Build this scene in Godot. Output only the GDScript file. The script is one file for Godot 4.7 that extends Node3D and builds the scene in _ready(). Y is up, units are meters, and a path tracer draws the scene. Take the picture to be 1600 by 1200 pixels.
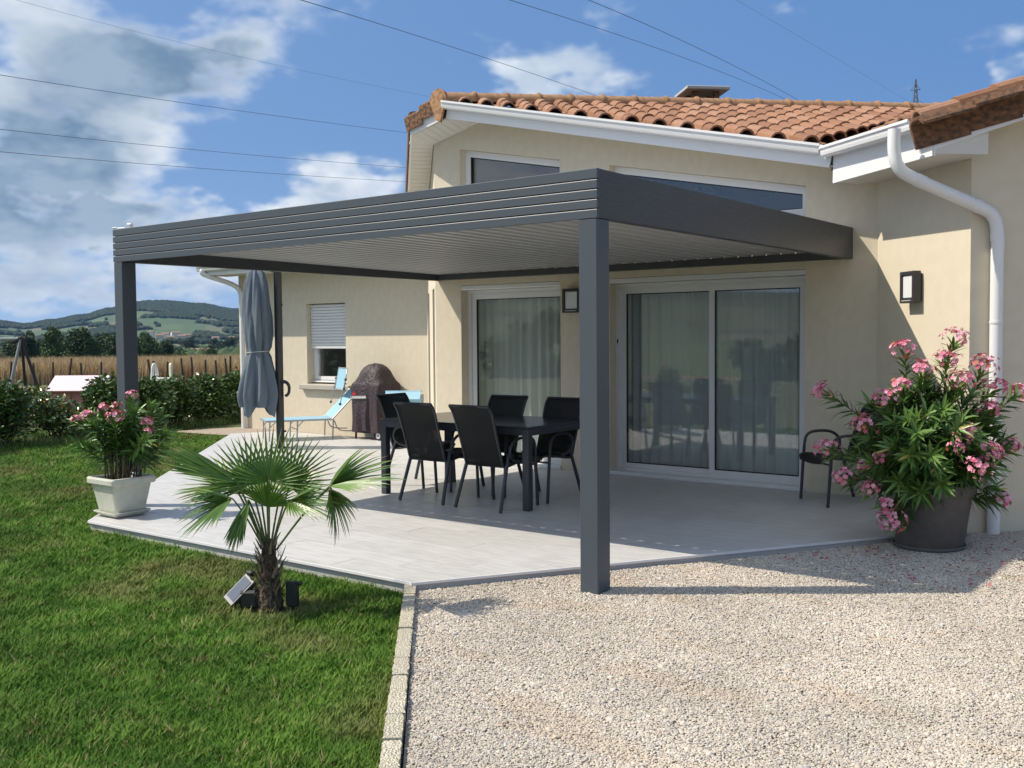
extends Node3D

# ---------------------------------------------------------------- mesh helper
class MB:
	var v := PackedVector3Array()
	var n := PackedVector3Array()
	var c := PackedColorArray()
	var col := Color(1, 1, 1)
	var colored := false
	var xf := Transform3D()

	func tri3(a: Vector3, b: Vector3, d: Vector3, na: Vector3, nb: Vector3, nd: Vector3) -> void:
		# corners come counter-clockwise seen from outside; Godot's front faces run clockwise
		v.append(xf * a); v.append(xf * d); v.append(xf * b)
		n.append((xf.basis * na).normalized()); n.append((xf.basis * nd).normalized()); n.append((xf.basis * nb).normalized())
		if colored:
			c.append(col); c.append(col); c.append(col)

	func tri(a: Vector3, b: Vector3, d: Vector3) -> void:
		var m := (b - a).cross(d - a).normalized()
		tri3(a, b, d, m, m, m)

	func quad(a: Vector3, b: Vector3, d: Vector3, e: Vector3) -> void:
		var m := (d - a).cross(e - b).normalized()
		tri3(a, b, d, m, m, m)
		tri3(a, d, e, m, m, m)

	func quad_out(a: Vector3, b: Vector3, d: Vector3, e: Vector3, o: Vector3) -> void:
		var m := (d - a).cross(e - b)
		if m.dot((a + b + d + e) * 0.25 - o) < 0.0:
			quad(e, d, b, a)
		else:
			quad(a, b, d, e)

	func tri_out(a: Vector3, b: Vector3, d: Vector3, o: Vector3) -> void:
		if (b - a).cross(d - a).dot((a + b + d) / 3.0 - o) < 0.0:
			tri(d, b, a)
		else:
			tri(a, b, d)

	func tri_dir(a: Vector3, b: Vector3, d: Vector3, w: Vector3) -> void:
		if (b - a).cross(d - a).dot(w) < 0.0:
			tri(d, b, a)
		else:
			tri(a, b, d)

	func box(p: Vector3, s: Vector3, bev := 0.0) -> MB:
		var h := s * 0.5
		bev = minf(bev, minf(h.x, minf(h.y, h.z)) * 0.45)
		var g := func(sx: int, sy: int, sz: int, ax: int) -> Vector3:
			var q := Vector3(h.x - (bev if ax != 0 else 0.0), h.y - (bev if ax != 1 else 0.0), h.z - (bev if ax != 2 else 0.0))
			return p + Vector3(q.x * sx, q.y * sy, q.z * sz)
		for s1: int in [-1, 1]:
			quad_out(g.call(s1, -1, -1, 0), g.call(s1, 1, -1, 0), g.call(s1, 1, 1, 0), g.call(s1, -1, 1, 0), p)
			quad_out(g.call(-1, s1, -1, 1), g.call(1, s1, -1, 1), g.call(1, s1, 1, 1), g.call(-1, s1, 1, 1), p)
			quad_out(g.call(-1, -1, s1, 2), g.call(1, -1, s1, 2), g.call(1, 1, s1, 2), g.call(-1, 1, s1, 2), p)
		if bev > 0.0:
			for s1: int in [-1, 1]:
				for s2: int in [-1, 1]:
					quad_out(g.call(s1, s2, -1, 0), g.call(s1, s2, 1, 0), g.call(s1, s2, 1, 1), g.call(s1, s2, -1, 1), p)
					quad_out(g.call(s1, -1, s2, 0), g.call(s1, 1, s2, 0), g.call(s1, 1, s2, 2), g.call(s1, -1, s2, 2), p)
					quad_out(g.call(-1, s1, s2, 1), g.call(1, s1, s2, 1), g.call(1, s1, s2, 2), g.call(-1, s1, s2, 2), p)
					for s3: int in [-1, 1]:
						tri_out(g.call(s1, s2, s3, 0), g.call(s1, s2, s3, 1), g.call(s1, s2, s3, 2), p)
		return self

	# polygon in local x,y pushed from z = z0 to z = z1
	func prism(poly: PackedVector2Array, z0: float, z1: float) -> MB:
		var area := 0.0
		for i in poly.size():
			var a := poly[i]
			var b := poly[(i + 1) % poly.size()]
			area += a.x * b.y - b.x * a.y
		if area < 0.0:
			poly = poly.duplicate()
			poly.reverse()
		var t := Geometry2D.triangulate_polygon(poly)
		for i in range(0, t.size(), 3):
			var a := poly[t[i]]
			var b := poly[t[i + 1]]
			var d := poly[t[i + 2]]
			tri_dir(Vector3(a.x, a.y, z1), Vector3(b.x, b.y, z1), Vector3(d.x, d.y, z1), Vector3(0, 0, z1 - z0))
			tri_dir(Vector3(a.x, a.y, z0), Vector3(b.x, b.y, z0), Vector3(d.x, d.y, z0), Vector3(0, 0, z0 - z1))
		for i in poly.size():
			var a := poly[i]
			var b := poly[(i + 1) % poly.size()]
			if z1 > z0:
				quad(Vector3(a.x, a.y, z0), Vector3(b.x, b.y, z0), Vector3(b.x, b.y, z1), Vector3(a.x, a.y, z1))
			else:
				quad(Vector3(a.x, a.y, z1), Vector3(b.x, b.y, z1), Vector3(b.x, b.y, z0), Vector3(a.x, a.y, z0))
		return self

	func tube(pts: Array, r: float, sides := 8, r_end := -1.0, squash := 1.0) -> MB:
		if r_end < 0.0:
			r_end = r
		var rings: Array = []
		var norms: Array = []
		var ref := Vector3.UP
		for i in pts.size():
			var p: Vector3 = pts[i]
			var p0: Vector3 = pts[maxi(i - 1, 0)]
			var p1: Vector3 = pts[mini(i + 1, pts.size() - 1)]
			var d := (p1 - p0).normalized()
			if i == 0:
				ref = Vector3.UP if absf(d.y) < 0.9 else Vector3.RIGHT
			var s := d.cross(ref).normalized()
			var u := s.cross(d).normalized()
			ref = u
			var rr := lerpf(r, r_end, float(i) / maxf(1.0, pts.size() - 1.0))
			var ring := PackedVector3Array()
			var nn := PackedVector3Array()
			for k in sides:
				var a := TAU * k / sides
				var w := s * cos(a) + u * (sin(a) * squash)
				ring.append(p + w * rr)
				nn.append(w.normalized())
			rings.append(ring)
			norms.append(nn)
		for i in pts.size() - 1:
			var A: PackedVector3Array = rings[i]
			var B: PackedVector3Array = rings[i + 1]
			var NA: PackedVector3Array = norms[i]
			var NB: PackedVector3Array = norms[i + 1]
			for k in sides:
				var l := (k + 1) % sides
				tri3(A[k], B[k], B[l], NA[k], NB[k], NB[l])
				tri3(A[k], B[l], A[l], NA[k], NB[l], NA[l])
		var first: PackedVector3Array = rings[0]
		var last: PackedVector3Array = rings[-1]
		for k in range(1, sides - 1):
			tri(first[0], first[k], first[k + 1])
			tri(last[0], last[k + 1], last[k])
		return self

	func lathe(prof: PackedVector2Array, segs := 24, smooth_deg := 40.0) -> MB:
		var nm: Array = []
		for i in prof.size() - 1:
			var d := prof[i + 1] - prof[i]
			nm.append(Vector2(d.y, -d.x).normalized())
		for i in prof.size() - 1:
			var n0: Vector2 = nm[i]
			var n1: Vector2 = nm[i]
			if i > 0 and absf(n0.angle_to(nm[i - 1])) < deg_to_rad(smooth_deg):
				n0 = (n0 + nm[i - 1]).normalized()
			if i < nm.size() - 1 and absf(n1.angle_to(nm[i + 1])) < deg_to_rad(smooth_deg):
				n1 = (n1 + nm[i + 1]).normalized()
			for k in segs:
				var a := TAU * k / segs
				var b := TAU * (k + 1) / segs
				var ca := Vector3(cos(a), 0, sin(a))
				var cb := Vector3(cos(b), 0, sin(b))
				var p0 := prof[i]
				var p1 := prof[i + 1]
				var A := ca * p0.x + Vector3.UP * p0.y
				var B := cb * p0.x + Vector3.UP * p0.y
				var D := cb * p1.x + Vector3.UP * p1.y
				var E := ca * p1.x + Vector3.UP * p1.y
				var na0 := ca * n0.x + Vector3.UP * n0.y
				var nb0 := cb * n0.x + Vector3.UP * n0.y
				var na1 := ca * n1.x + Vector3.UP * n1.y
				var nb1 := cb * n1.x + Vector3.UP * n1.y
				if p0.x > 1e-5:
					tri3(A, D, B, na0, nb1, nb0)
				if p1.x > 1e-5:
					tri3(A, E, D, na0, na1, nb1)
		return self

	# grid of points [row][col], smooth normals
	func grid(rows: Array, closed := false, flip := false) -> MB:
		var nr := rows.size()
		var nc: int = rows[0].size()
		var nn: Array = []
		for i in nr:
			var line := PackedVector3Array()
			for j in nc:
				var jl := (j - 1 + nc) % nc if closed else maxi(j - 1, 0)
				var jr := (j + 1) % nc if closed else mini(j + 1, nc - 1)
				var du: Vector3 = rows[i][jr] - rows[i][jl]
				var dv: Vector3 = rows[mini(i + 1, nr - 1)][j] - rows[maxi(i - 1, 0)][j]
				var m := du.cross(dv).normalized()
				line.append(-m if flip else m)
			nn.append(line)
		var last := nc if closed else nc - 1
		for i in nr - 1:
			for j in last:
				var k := (j + 1) % nc
				if flip:
					tri3(rows[i][j], rows[i + 1][k], rows[i][k], nn[i][j], nn[i + 1][k], nn[i][k])
					tri3(rows[i][j], rows[i + 1][j], rows[i + 1][k], nn[i][j], nn[i + 1][j], nn[i + 1][k])
				else:
					tri3(rows[i][j], rows[i][k], rows[i + 1][k], nn[i][j], nn[i][k], nn[i + 1][k])
					tri3(rows[i][j], rows[i + 1][k], rows[i + 1][j], nn[i][j], nn[i + 1][k], nn[i + 1][j])
		return self

	func mesh() -> ArrayMesh:
		var a: Array = []
		a.resize(Mesh.ARRAY_MAX)
		a[Mesh.ARRAY_VERTEX] = v
		a[Mesh.ARRAY_NORMAL] = n
		if colored:
			a[Mesh.ARRAY_COLOR] = c
		var m := ArrayMesh.new()
		m.add_surface_from_arrays(Mesh.PRIMITIVE_TRIANGLES, a)
		return m


# ---------------------------------------------------------------- scene helpers
var M := {}
var used_names := {}
var rng := RandomNumberGenerator.new()

func numbered(parent: Node, called: String) -> String:
	var key := str(parent.get_instance_id()) + called
	var k: int = used_names.get(key, 0)
	used_names[key] = k + 1
	return called if k == 0 else "%s_%03d" % [called, k]

func put(called: String, what: Variant, m: Material, parent: Node = self) -> MeshInstance3D:
	var o := MeshInstance3D.new()
	o.mesh = what.mesh() if what is MB else what
	o.material_override = m
	o.name = numbered(parent, called)
	parent.add_child(o, true)
	return o

func part_at(called: String, what: Mesh, m: Material, parent: Node, t: Transform3D) -> MeshInstance3D:
	var o := put(called, what, m, parent)
	o.transform = t
	return o

func thing(called: String, label: String, category: String, at := Vector3.ZERO, turn := 0.0, group := "") -> Node3D:
	var o := Node3D.new()
	o.name = numbered(self, called)
	add_child(o, true)
	o.position = at
	o.rotation.y = turn
	tag(o, label, category, group)
	return o

func tag(o: Node, label: String, category: String, group := "") -> Node:
	o.set_meta("label", label)
	o.set_meta("category", category)
	if group != "":
		o.set_meta("group", group)
	return o

func structure(o: Node, label := "") -> Node:
	o.set_meta("kind", "structure")
	if label != "":
		o.set_meta("label", label)
	return o

func dup(src: Node3D, called: String, label: String, at: Vector3, turn := 0.0, size := 1.0) -> Node3D:
	var o: Node3D = src.duplicate()
	o.name = numbered(self, called)
	add_child(o, true)
	o.transform = Transform3D(Basis(Vector3.UP, turn).scaled(Vector3.ONE * size), at)
	o.set_meta("label", label)
	return o

func many(called: String, mesh: Mesh, m: Material, xfs: Array, cols: Array, parent: Node = self) -> MultiMeshInstance3D:
	var mm := MultiMesh.new()
	mm.transform_format = MultiMesh.TRANSFORM_3D
	mm.use_colors = cols.size() > 0
	mm.mesh = mesh
	mm.instance_count = xfs.size()
	for i in xfs.size():
		mm.set_instance_transform(i, xfs[i])
		if cols.size() > 0:
			mm.set_instance_color(i, cols[i])
	var o := MultiMeshInstance3D.new()
	o.multimesh = mm
	o.material_override = m
	o.name = numbered(parent, called)
	parent.add_child(o, true)
	o.set_meta("kind", "stuff")
	return o

func lin(r: float, g: float, b: float) -> Color:
	return Color(r, g, b).linear_to_srgb()

func paint(r: float, g: float, b: float, rough := 0.6, metal := 0.0) -> StandardMaterial3D:
	var m := StandardMaterial3D.new()
	m.albedo_color = lin(r, g, b)
	m.roughness = rough
	m.metallic = metal
	return m

func noise_tex(freq: float, octaves: int, seed_: int, ramp: Gradient = null, bump := 0.0, size := 512) -> NoiseTexture2D:
	var f := FastNoiseLite.new()
	f.noise_type = FastNoiseLite.TYPE_SIMPLEX_SMOOTH
	f.frequency = freq
	f.fractal_octaves = octaves
	f.seed = seed_
	var t := NoiseTexture2D.new()
	t.width = size
	t.height = size
	t.seamless = true
	t.noise = f
	if bump > 0.0:
		t.as_normal_map = true
		t.bump_strength = bump
	if ramp:
		t.color_ramp = ramp
	return t

func ramp(cols: Array, offs: Array) -> Gradient:
	var g := Gradient.new()
	g.colors = PackedColorArray(cols)
	g.offsets = PackedFloat32Array(offs)
	return g

func triplanar(m: StandardMaterial3D, scale: Vector3, albedo: Texture2D, normal: Texture2D, strength := 1.0, world := true) -> StandardMaterial3D:
	m.uv1_triplanar = true
	m.uv1_world_triplanar = world
	m.uv1_scale = scale
	m.uv1_triplanar_sharpness = 4.0
	if albedo:
		m.albedo_texture = albedo
	if normal:
		m.normal_enabled = true
		m.normal_texture = normal
		m.normal_scale = strength
	return m

# local axes: z runs from a to b, x to the side, y up
func along(a: Vector3, b: Vector3) -> Transform3D:
	var z := (b - a).normalized()
	var x := Vector3.UP.cross(z).normalized()
	return Transform3D(Basis(x, z.cross(x), z), a)

# local axes: x along a wall, y up, z out of it
func wall_axes(origin: Vector3, dir: Vector3) -> Transform3D:
	var x := dir.normalized()
	return Transform3D(Basis(x, Vector3.UP, x.cross(Vector3.UP)), origin)

func P2(a: Array) -> PackedVector2Array:
	var p := PackedVector2Array()
	for i in range(0, a.size(), 2):
		p.append(Vector2(a[i], a[i + 1]))
	return p

func curve(pts: Array, steps := 6) -> Array:
	# Catmull-Rom through the points
	var out: Array = []
	for i in pts.size() - 1:
		var p0: Vector3 = pts[maxi(i - 1, 0)]
		var p1: Vector3 = pts[i]
		var p2: Vector3 = pts[i + 1]
		var p3: Vector3 = pts[mini(i + 2, pts.size() - 1)]
		for k in steps:
			out.append(p1.cubic_interpolate(p2, p0, p3, float(k) / steps))
	out.append(pts[-1])
	return out

const EYE := Vector3(3.3324, 1.52, 9.5604)
const SUN := Vector3(0.70, -1.0, -0.53)
const EXPO := 1.32
const DIAG := 0.70710678

func from_eye(theta_deg: float, el_deg: float, dist: float) -> Vector3:
	var t := deg_to_rad(theta_deg)
	var e := deg_to_rad(el_deg)
	return EYE + Vector3(sin(t) * cos(e), sin(e), -cos(t) * cos(e)) * dist

# ---------------------------------------------------------------- sky
var n_cloud := FastNoiseLite.new()
var n_fine := FastNoiseLite.new()
var n_wide := FastNoiseLite.new()
# cloud masses: [bearing, elevation, width, height, amount, greyness]
var masses: Array = [
	[-62.0, 14.6, 5.5, 3.6, 0.8, 0.30], [-57.5, 14.2, 4.5, 2.6, 0.95, 1.0], [-53.5, 15.6, 3.8, 2.4, 0.85, 0.95], [-49.8, 17.3, 2.5, 1.6, 0.5, 0.6],
	[-63.5, 11.0, 3.0, 2.4, 0.60, 0.15], [-57.4, 10.7, 2.5, 2.0, 0.9, 0.15], [-61.0, 9.2, 4.0, 2.0, 0.9, 1.0], [-59.5, 6.9, 4.2, 1.6, 0.85, 0.95], [-64.0, 7.4, 3.5, 2.6, 0.85, 0.75], [-57.6, 5.2, 3.6, 1.2, 0.6, 0.25],
	[-61.5, 4.2, 5.5, 1.9, 0.75, 0.45], [-63.5, 2.2, 5.0, 1.4, 0.65, 0.3], [-55.2, 7.3, 2.0, 0.9, 0.45, 0.1], [-53.2, 6.4, 4.0, 1.0, 0.60, 0.1], [-47.0, 8.6, 2.6, 1.5, 0.85, 0.08], [-48.8, 7.4, 2.6, 1.3, 0.8, 0.1], [-44.6, 8.0, 1.8, 1.4, 0.6, 0.1],
	[-50.9, 14.9, 0.8, 0.5, 0.42, 0.0], [-54.2, 13.2, 0.8, 0.8, 0.50, 0.1], [-52.6, 12.9, 0.8, 0.5, 0.40, 0.0],
	[-35.0, 14.6, 3.4, 1.7, 0.85, 0.05], [-32.0, 13.9, 2.6, 1.1, 0.55, 0.0], [-32.4, 17.4, 2.0, 1.2, 0.42, 0.0], [-11.2, 12.4, 1.0, 0.6, 0.30, 0.0],
	[-54.5, 3.0, 8.0, 1.8, 0.70, 0.15], [-42.0, 5.0, 9.0, 2.0, 0.45, 0.1], [-30.0, 4.5, 9.0, 2.0, 0.4, 0.1],
]

func cloud_sums(th: float, el: float) -> Vector2:
	var amount := 0.0
	var grey := 0.0
	for m: Array in masses:
		var a: float = (th - m[0]) / m[2]
		var b: float = (el - m[1]) / m[3]
		var d := a * a + b * b
		if d < 6.0:
			var g := exp(-d)
			amount = maxf(amount, m[4] * g) + 0.25 * minf(amount, m[4] * g)
			grey += m[5] * g
	return Vector2(amount, minf(grey, 1.15))

func sky_color(dir: Vector3, inside: float) -> Color:
	var el := asin(dir.y)
	var eld := rad_to_deg(el)
	var thd := rad_to_deg(atan2(dir.x, -dir.z))
	# clear air: deep blue overhead, pale near the horizon, brighter round the sun
	var air := Color(0.055, 0.165, 0.395).lerp(Color(0.20, 0.36, 0.58), exp(-maxf(eld, 0.0) / 7.0))
	var off_sun := rad_to_deg(acos(clampf(dir.dot(-SUN.normalized()), -1.0, 1.0)))
	var aureole := 1.5 * exp(-off_sun / 9.0) + 0.62 * exp(-off_sun / 32.0)
	air += Color(0.95, 0.97, 1.0) * aureole
	var q := Vector3(dir.x, 0.0, dir.z) / (dir.y + 0.32)
	var p := q * 1.0 + Vector3(0, eld * 0.021, 0)
	var n1 := n_cloud.get_noise_3dv(p)
	var n2 := n_fine.get_noise_3dv(p)
	var n3 := n_fine.get_noise_3dv(p * 0.45 + Vector3(7, 3, 1))
	var s := cloud_sums(thd + 3.2 * n1 + 1.6 * n3, eld + 1.6 * n3 - 1.2 * n1)
	var general := clampf(n_wide.get_noise_3dv(q) * 1.5 + 0.58, 0.0, 0.95) * (1.0 - inside)
	var amount := maxf(s.x, general)
	var dens := amount * 1.12 + 0.62 * n1 + 0.30 * n3 + 0.20 * n2 - 0.30
	var cover := smoothstep(-0.02, 0.56, dens)
	# brighter where the cloud thins out on the side of the sun
	var n_sun := n_cloud.get_noise_3dv(p + Vector3(-0.055, 0.05, 0.02))
	var relief := clampf(0.50 + 1.9 * (n1 - n_sun) + 0.45 * n2 + 0.5 * n3, 0.0, 1.0)
	var thick := clampf((s.y + general * 0.35) * smoothstep(0.05, 0.75, dens + 0.25 * n1) * 1.15, 0.0, 1.0)
	var white := Color(0.42, 0.50, 0.60).lerp(Color(0.70, 0.73, 0.77), relief) + Color(1, 1, 1) * (0.35 * aureole)
	var grey := Color(0.135, 0.215, 0.325).lerp(Color(0.27, 0.355, 0.45), relief)
	var body := white.lerp(grey, thick)
	var out := air.lerp(body, cover * 0.95)
	# haze that whitens the lowest few degrees
	out = out.lerp(Color(0.44, 0.54, 0.66), 0.55 * exp(-maxf(eld, 0.0) / 2.6))
	out.a = 1.0
	return out

func make_sky() -> Texture2D:
	for f: FastNoiseLite in [n_cloud, n_fine, n_wide]:
		f.noise_type = FastNoiseLite.TYPE_SIMPLEX_SMOOTH
		f.fractal_type = FastNoiseLite.FRACTAL_FBM
	n_cloud.seed = 11; n_cloud.frequency = 2.0; n_cloud.fractal_octaves = 6; n_cloud.fractal_gain = 0.55
	n_fine.seed = 5; n_fine.frequency = 13.0; n_fine.fractal_octaves = 4; n_fine.fractal_gain = 0.6
	n_wide.seed = 23; n_wide.frequency = 0.55; n_wide.fractal_octaves = 5
	var W := 4096
	var H := 2048
	var S := 4
	var low := Image.create(W / S, H / S, false, Image.FORMAT_RGBAF)
	var yaw := rad_to_deg(-0.658)
	for y in H / S:
		var phi := PI * (0.5 - (y + 0.5) * S / H)
		if phi < -0.02:
			for x in W / S:
				low.set_pixel(x, y, Color(0.30, 0.33, 0.33))
			continue
		for x in W / S:
			var th := wrapf(TAU * (x + 0.5) * S / W, -PI, PI)
			var off := absf(wrapf(rad_to_deg(th) - yaw, -180.0, 180.0))
			low.set_pixel(x, y, sky_color(Vector3(sin(th) * cos(phi), sin(maxf(phi, 0.0)), -cos(th) * cos(phi)), (1.0 - smoothstep(33.0, 50.0, off)) * (1.0 - smoothstep(20.0, 32.0, rad_to_deg(phi)))))
	low.resize(W, H, Image.INTERPOLATE_CUBIC)
	# the same sky again at full fineness where it is looked at closely
	var x0 := int((-0.658 - 0.52 + TAU) / TAU * W)
	var x1 := int((-0.658 + 0.52 + TAU) / TAU * W)
	var y0 := int((0.5 - 0.37 / PI) * H)
	for y in range(y0, H / 2):
		var phi := PI * (0.5 - (y + 0.5) / H)
		for x in range(x0, x1):
			var th := TAU * (x + 0.5) / W - TAU
			low.set_pixel(x, y, sky_color(Vector3(sin(th) * cos(phi), sin(phi), -cos(th) * cos(phi)), 1.0 - smoothstep(20.0, 32.0, rad_to_deg(phi))))
	return ImageTexture.create_from_image(low)


# ---------------------------------------------------------------- land
var n_land := FastNoiseLite.new()
var crest_table: Array = [[-68.0, 0.8], [-64.3, 0.92], [-63.2, 0.78], [-62.0, 0.98], [-60.5, 1.24], [-59.2, 1.58], [-58.1, 1.92], [-56.7, 2.0], [-54.75, 1.85], [-52.8, 1.55], [-50.0, 1.3], [-46.0, 1.2]]

func crest(th: float) -> float:
	if th <= crest_table[0][0] or th >= crest_table[-1][0]:
		var w := n_land.get_noise_2d(sin(deg_to_rad(th)) * 90.0 + 400.0, cos(deg_to_rad(th)) * 90.0)
		var g := 1.7 + 1.2 * w
		var edge := minf(absf(wrapf(th + 68.0, -180, 180)), absf(wrapf(th + 46.0, -180, 180)))
		return lerpf(1.0, g, smoothstep(0.0, 12.0, edge))
	for i in crest_table.size() - 1:
		var a: Array = crest_table[i]
		var b: Array = crest_table[i + 1]
		if th <= b[0]:
			return lerpf(a[1], b[1], smoothstep(0.0, 1.0, (th - a[0]) / (b[0] - a[0])))
	return 1.0

var fall: Array = [[0.0, -0.12], [20.0, -0.125], [30.0, -0.30], [43.0, -0.56], [90.0, -0.95], [150.0, -3.0], [300.0, -7.0], [600.0, -8.0], [1000.0, -8.0]]

func land(r: float, th: float) -> float:
	if r <= 1000.0:
		for i in fall.size() - 1:
			if r <= fall[i + 1][0]:
				var t: float = (r - fall[i][0]) / (fall[i + 1][0] - fall[i][0])
				var y: float = lerpf(fall[i][1], fall[i + 1][1], t)
				# the ground falls away faster on the neighbours' side
				y -= (1.0 - smoothstep(25.0, 60.0, absf(wrapf(th + 148.0, -180.0, 180.0)))) * clampf((r - 21.5) * 0.26, 0.0, 5.0) * (1.0 - smoothstep(120.0, 300.0, r))
				return y + (n_land.get_noise_2d(r * sin(deg_to_rad(th)) * 3.0, r * cos(deg_to_rad(th)) * 3.0) * 0.02 * clampf((r - 24.0) * 0.2, 0.0, r * 0.02))
	var top := 1.52 + tan(deg_to_rad(crest(th))) * 2500.0
	if r <= 2500.0:
		var s := (r - 1000.0) / 1500.0
		var bump := n_land.get_noise_2d(r * sin(deg_to_rad(th)) * 0.12, r * cos(deg_to_rad(th)) * 0.12) * 7.0 * sin(PI * s)
		return lerpf(-8.0, top, pow(s, 1.7)) + bump
	return lerpf(top, top * 0.5, clampf((r - 2500.0) / 1500.0, 0.0, 1.0))

func ground_at(p: Vector3) -> float:
	var d := p - EYE
	return land(Vector2(d.x, d.z).length(), rad_to_deg(atan2(d.x, -d.z)))

func wooded(r: float, th: float) -> float:
	# how much forest stands here: the hill tops and bands between the vineyards
	if r < 1000.0:
		return 0.0
	var s := (r - 1000.0) / 1500.0
	var k := n_land.get_noise_2d(th * 15.0 + 77.0, r * 0.42)
	var line := 0.84 - 0.13 * smoothstep(-57.5, -55.0, th) + 0.07 * n_land.get_noise_2d(th * 25.0, 7.0)
	var woods := smoothstep(line - 0.02, line + 0.02, s)
	if k > 0.17 and s > 0.2 and s < 0.8 and not (th > -57.6 and th < -55.0 and r > 1380.0 and r < 1640.0):
		woods = 1.0
	return woods

func land_color(r: float, th: float) -> Color:
	var x := r * sin(deg_to_rad(th))
	var z := r * cos(deg_to_rad(th))
	if r < 24.0:
		return Color(0.10, 0.085, 0.05)
	if r < 100.0 and absf(wrapf(th + 148.0, -180.0, 180.0)) < 70.0:
		return Color(0.06, 0.10, 0.025)
	if r < 100.0:
		return Color(0.19, 0.14, 0.07).lerp(Color(0.13, 0.11, 0.05), n_land.get_noise_2d(x * 6.0, z * 6.0) * 0.5 + 0.5)
	if r < 1000.0:
		var k := n_land.get_noise_2d(x * 0.35, z * 0.35)
		return Color(0.07, 0.115, 0.03) if k > 0.0 else Color(0.10, 0.12, 0.04)
	var plot := n_land.get_noise_2d(floorf(th * 1.6) * 37.0, floorf(r / 170.0) * 51.0)
	var base := Color(0.062, 0.105, 0.038) if plot < 0.24 else Color(0.115, 0.115, 0.062)
	if plot < -0.25:
		base = Color(0.080, 0.125, 0.045)
	return base.lerp(Color(0.012, 0.026, 0.012), smoothstep(0.35, 0.6, wooded(r, th)))

func make_land() -> void:
	n_land.noise_type = FastNoiseLite.TYPE_SIMPLEX_SMOOTH
	n_land.frequency = 0.01
	n_land.fractal_octaves = 4
	n_land.seed = 3
	var ths: Array = []
	var t := -68.0
	while t < -50.0:
		ths.append(t)
		t += 0.12
	while t < 292.0:
		ths.append(t)
		t += 2.0 if t < 285.0 else 1.0
	var rs: Array = [0.5, 6.0, 12.0, 18.0, 22.0, 26.0, 30.0, 35.0, 40.0, 46.0, 54.0, 64.0, 76.0, 90.0, 105.0, 125.0, 150.0, 190.0, 240.0, 300.0, 380.0, 480.0, 600.0, 750.0, 900.0]
	var rr := 1000.0
	while rr < 2520.0:
		rs.append(rr)
		rr += 30.0
	rs.append_array([2700.0, 3200.0, 4000.0])
	var g := MB.new()
	g.colored = true
	var rows: Array = []
	var cols: Array = []
	for r: float in rs:
		var line := PackedVector3Array()
		var cl := PackedColorArray()
		for th: float in ths:
			var w := wrapf(th, -180.0, 180.0)
			line.append(Vector3(EYE.x + r * sin(deg_to_rad(w)), land(r, w), EYE.z - r * cos(deg_to_rad(w))))
			cl.append(land_color(r, w))
		rows.append(line)
		cols.append(cl)
	var nc := ths.size()
	for i in rows.size() - 1:
		for j in nc:
			var k := (j + 1) % nc
			var a: Vector3 = rows[i][j]
			var b: Vector3 = rows[i][k]
			var d: Vector3 = rows[i + 1][k]
			var e: Vector3 = rows[i + 1][j]
			var m := (b - a).cross(e - a)
			if m.y < 0.0:
				m = -m
			m = m.normalized()
			for q: Array in [[a, cols[i][j]], [d, cols[i + 1][k]], [b, cols[i][k]], [a, cols[i][j]], [e, cols[i + 1][j]], [d, cols[i + 1][k]]]:
				g.v.append(q[0]); g.n.append(m); g.c.append(q[1])
	var gm := paint(1, 1, 1, 0.95)
	gm.vertex_color_use_as_albedo = true
	structure(put("ground", g, gm), "dry field, green valley and wooded vineyard hills round the garden")

# ---------------------------------------------------------------- yard
const FLAT := Basis(Vector3(1, 0, 0), Vector3(0, 0, -1), Vector3(0, 1, 0))   # plan drawings: local y is -z of the world
var terrace_outline := P2([-1.0, 4.98, -4.72, 5.0, -10.35, -0.70, -10.0, -1.40, -6.66, -1.40, -5.26, 0.0, 0.23, 0.0, 1.291, 1.061, 1.31, 1.13])
const KERB0 := Vector3(-1.045, 0, 4.955)
const KERB_DIR := Vector3(0.6660, 0, 0.7460)

func plan(poly: PackedVector2Array) -> PackedVector2Array:
	var o := PackedVector2Array()
	for p in poly:
		o.append(Vector2(p.x, -p.y))
	return o

func sheet(poly: PackedVector2Array, y: float) -> MB:
	var g := MB.new()
	var t := Geometry2D.triangulate_polygon(poly)
	for i in range(0, t.size(), 3):
		g.tri_dir(Vector3(poly[t[i]].x, y, poly[t[i]].y), Vector3(poly[t[i + 1]].x, y, poly[t[i + 1]].y), Vector3(poly[t[i + 2]].x, y, poly[t[i + 2]].y), Vector3.UP)
	return g

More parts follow.
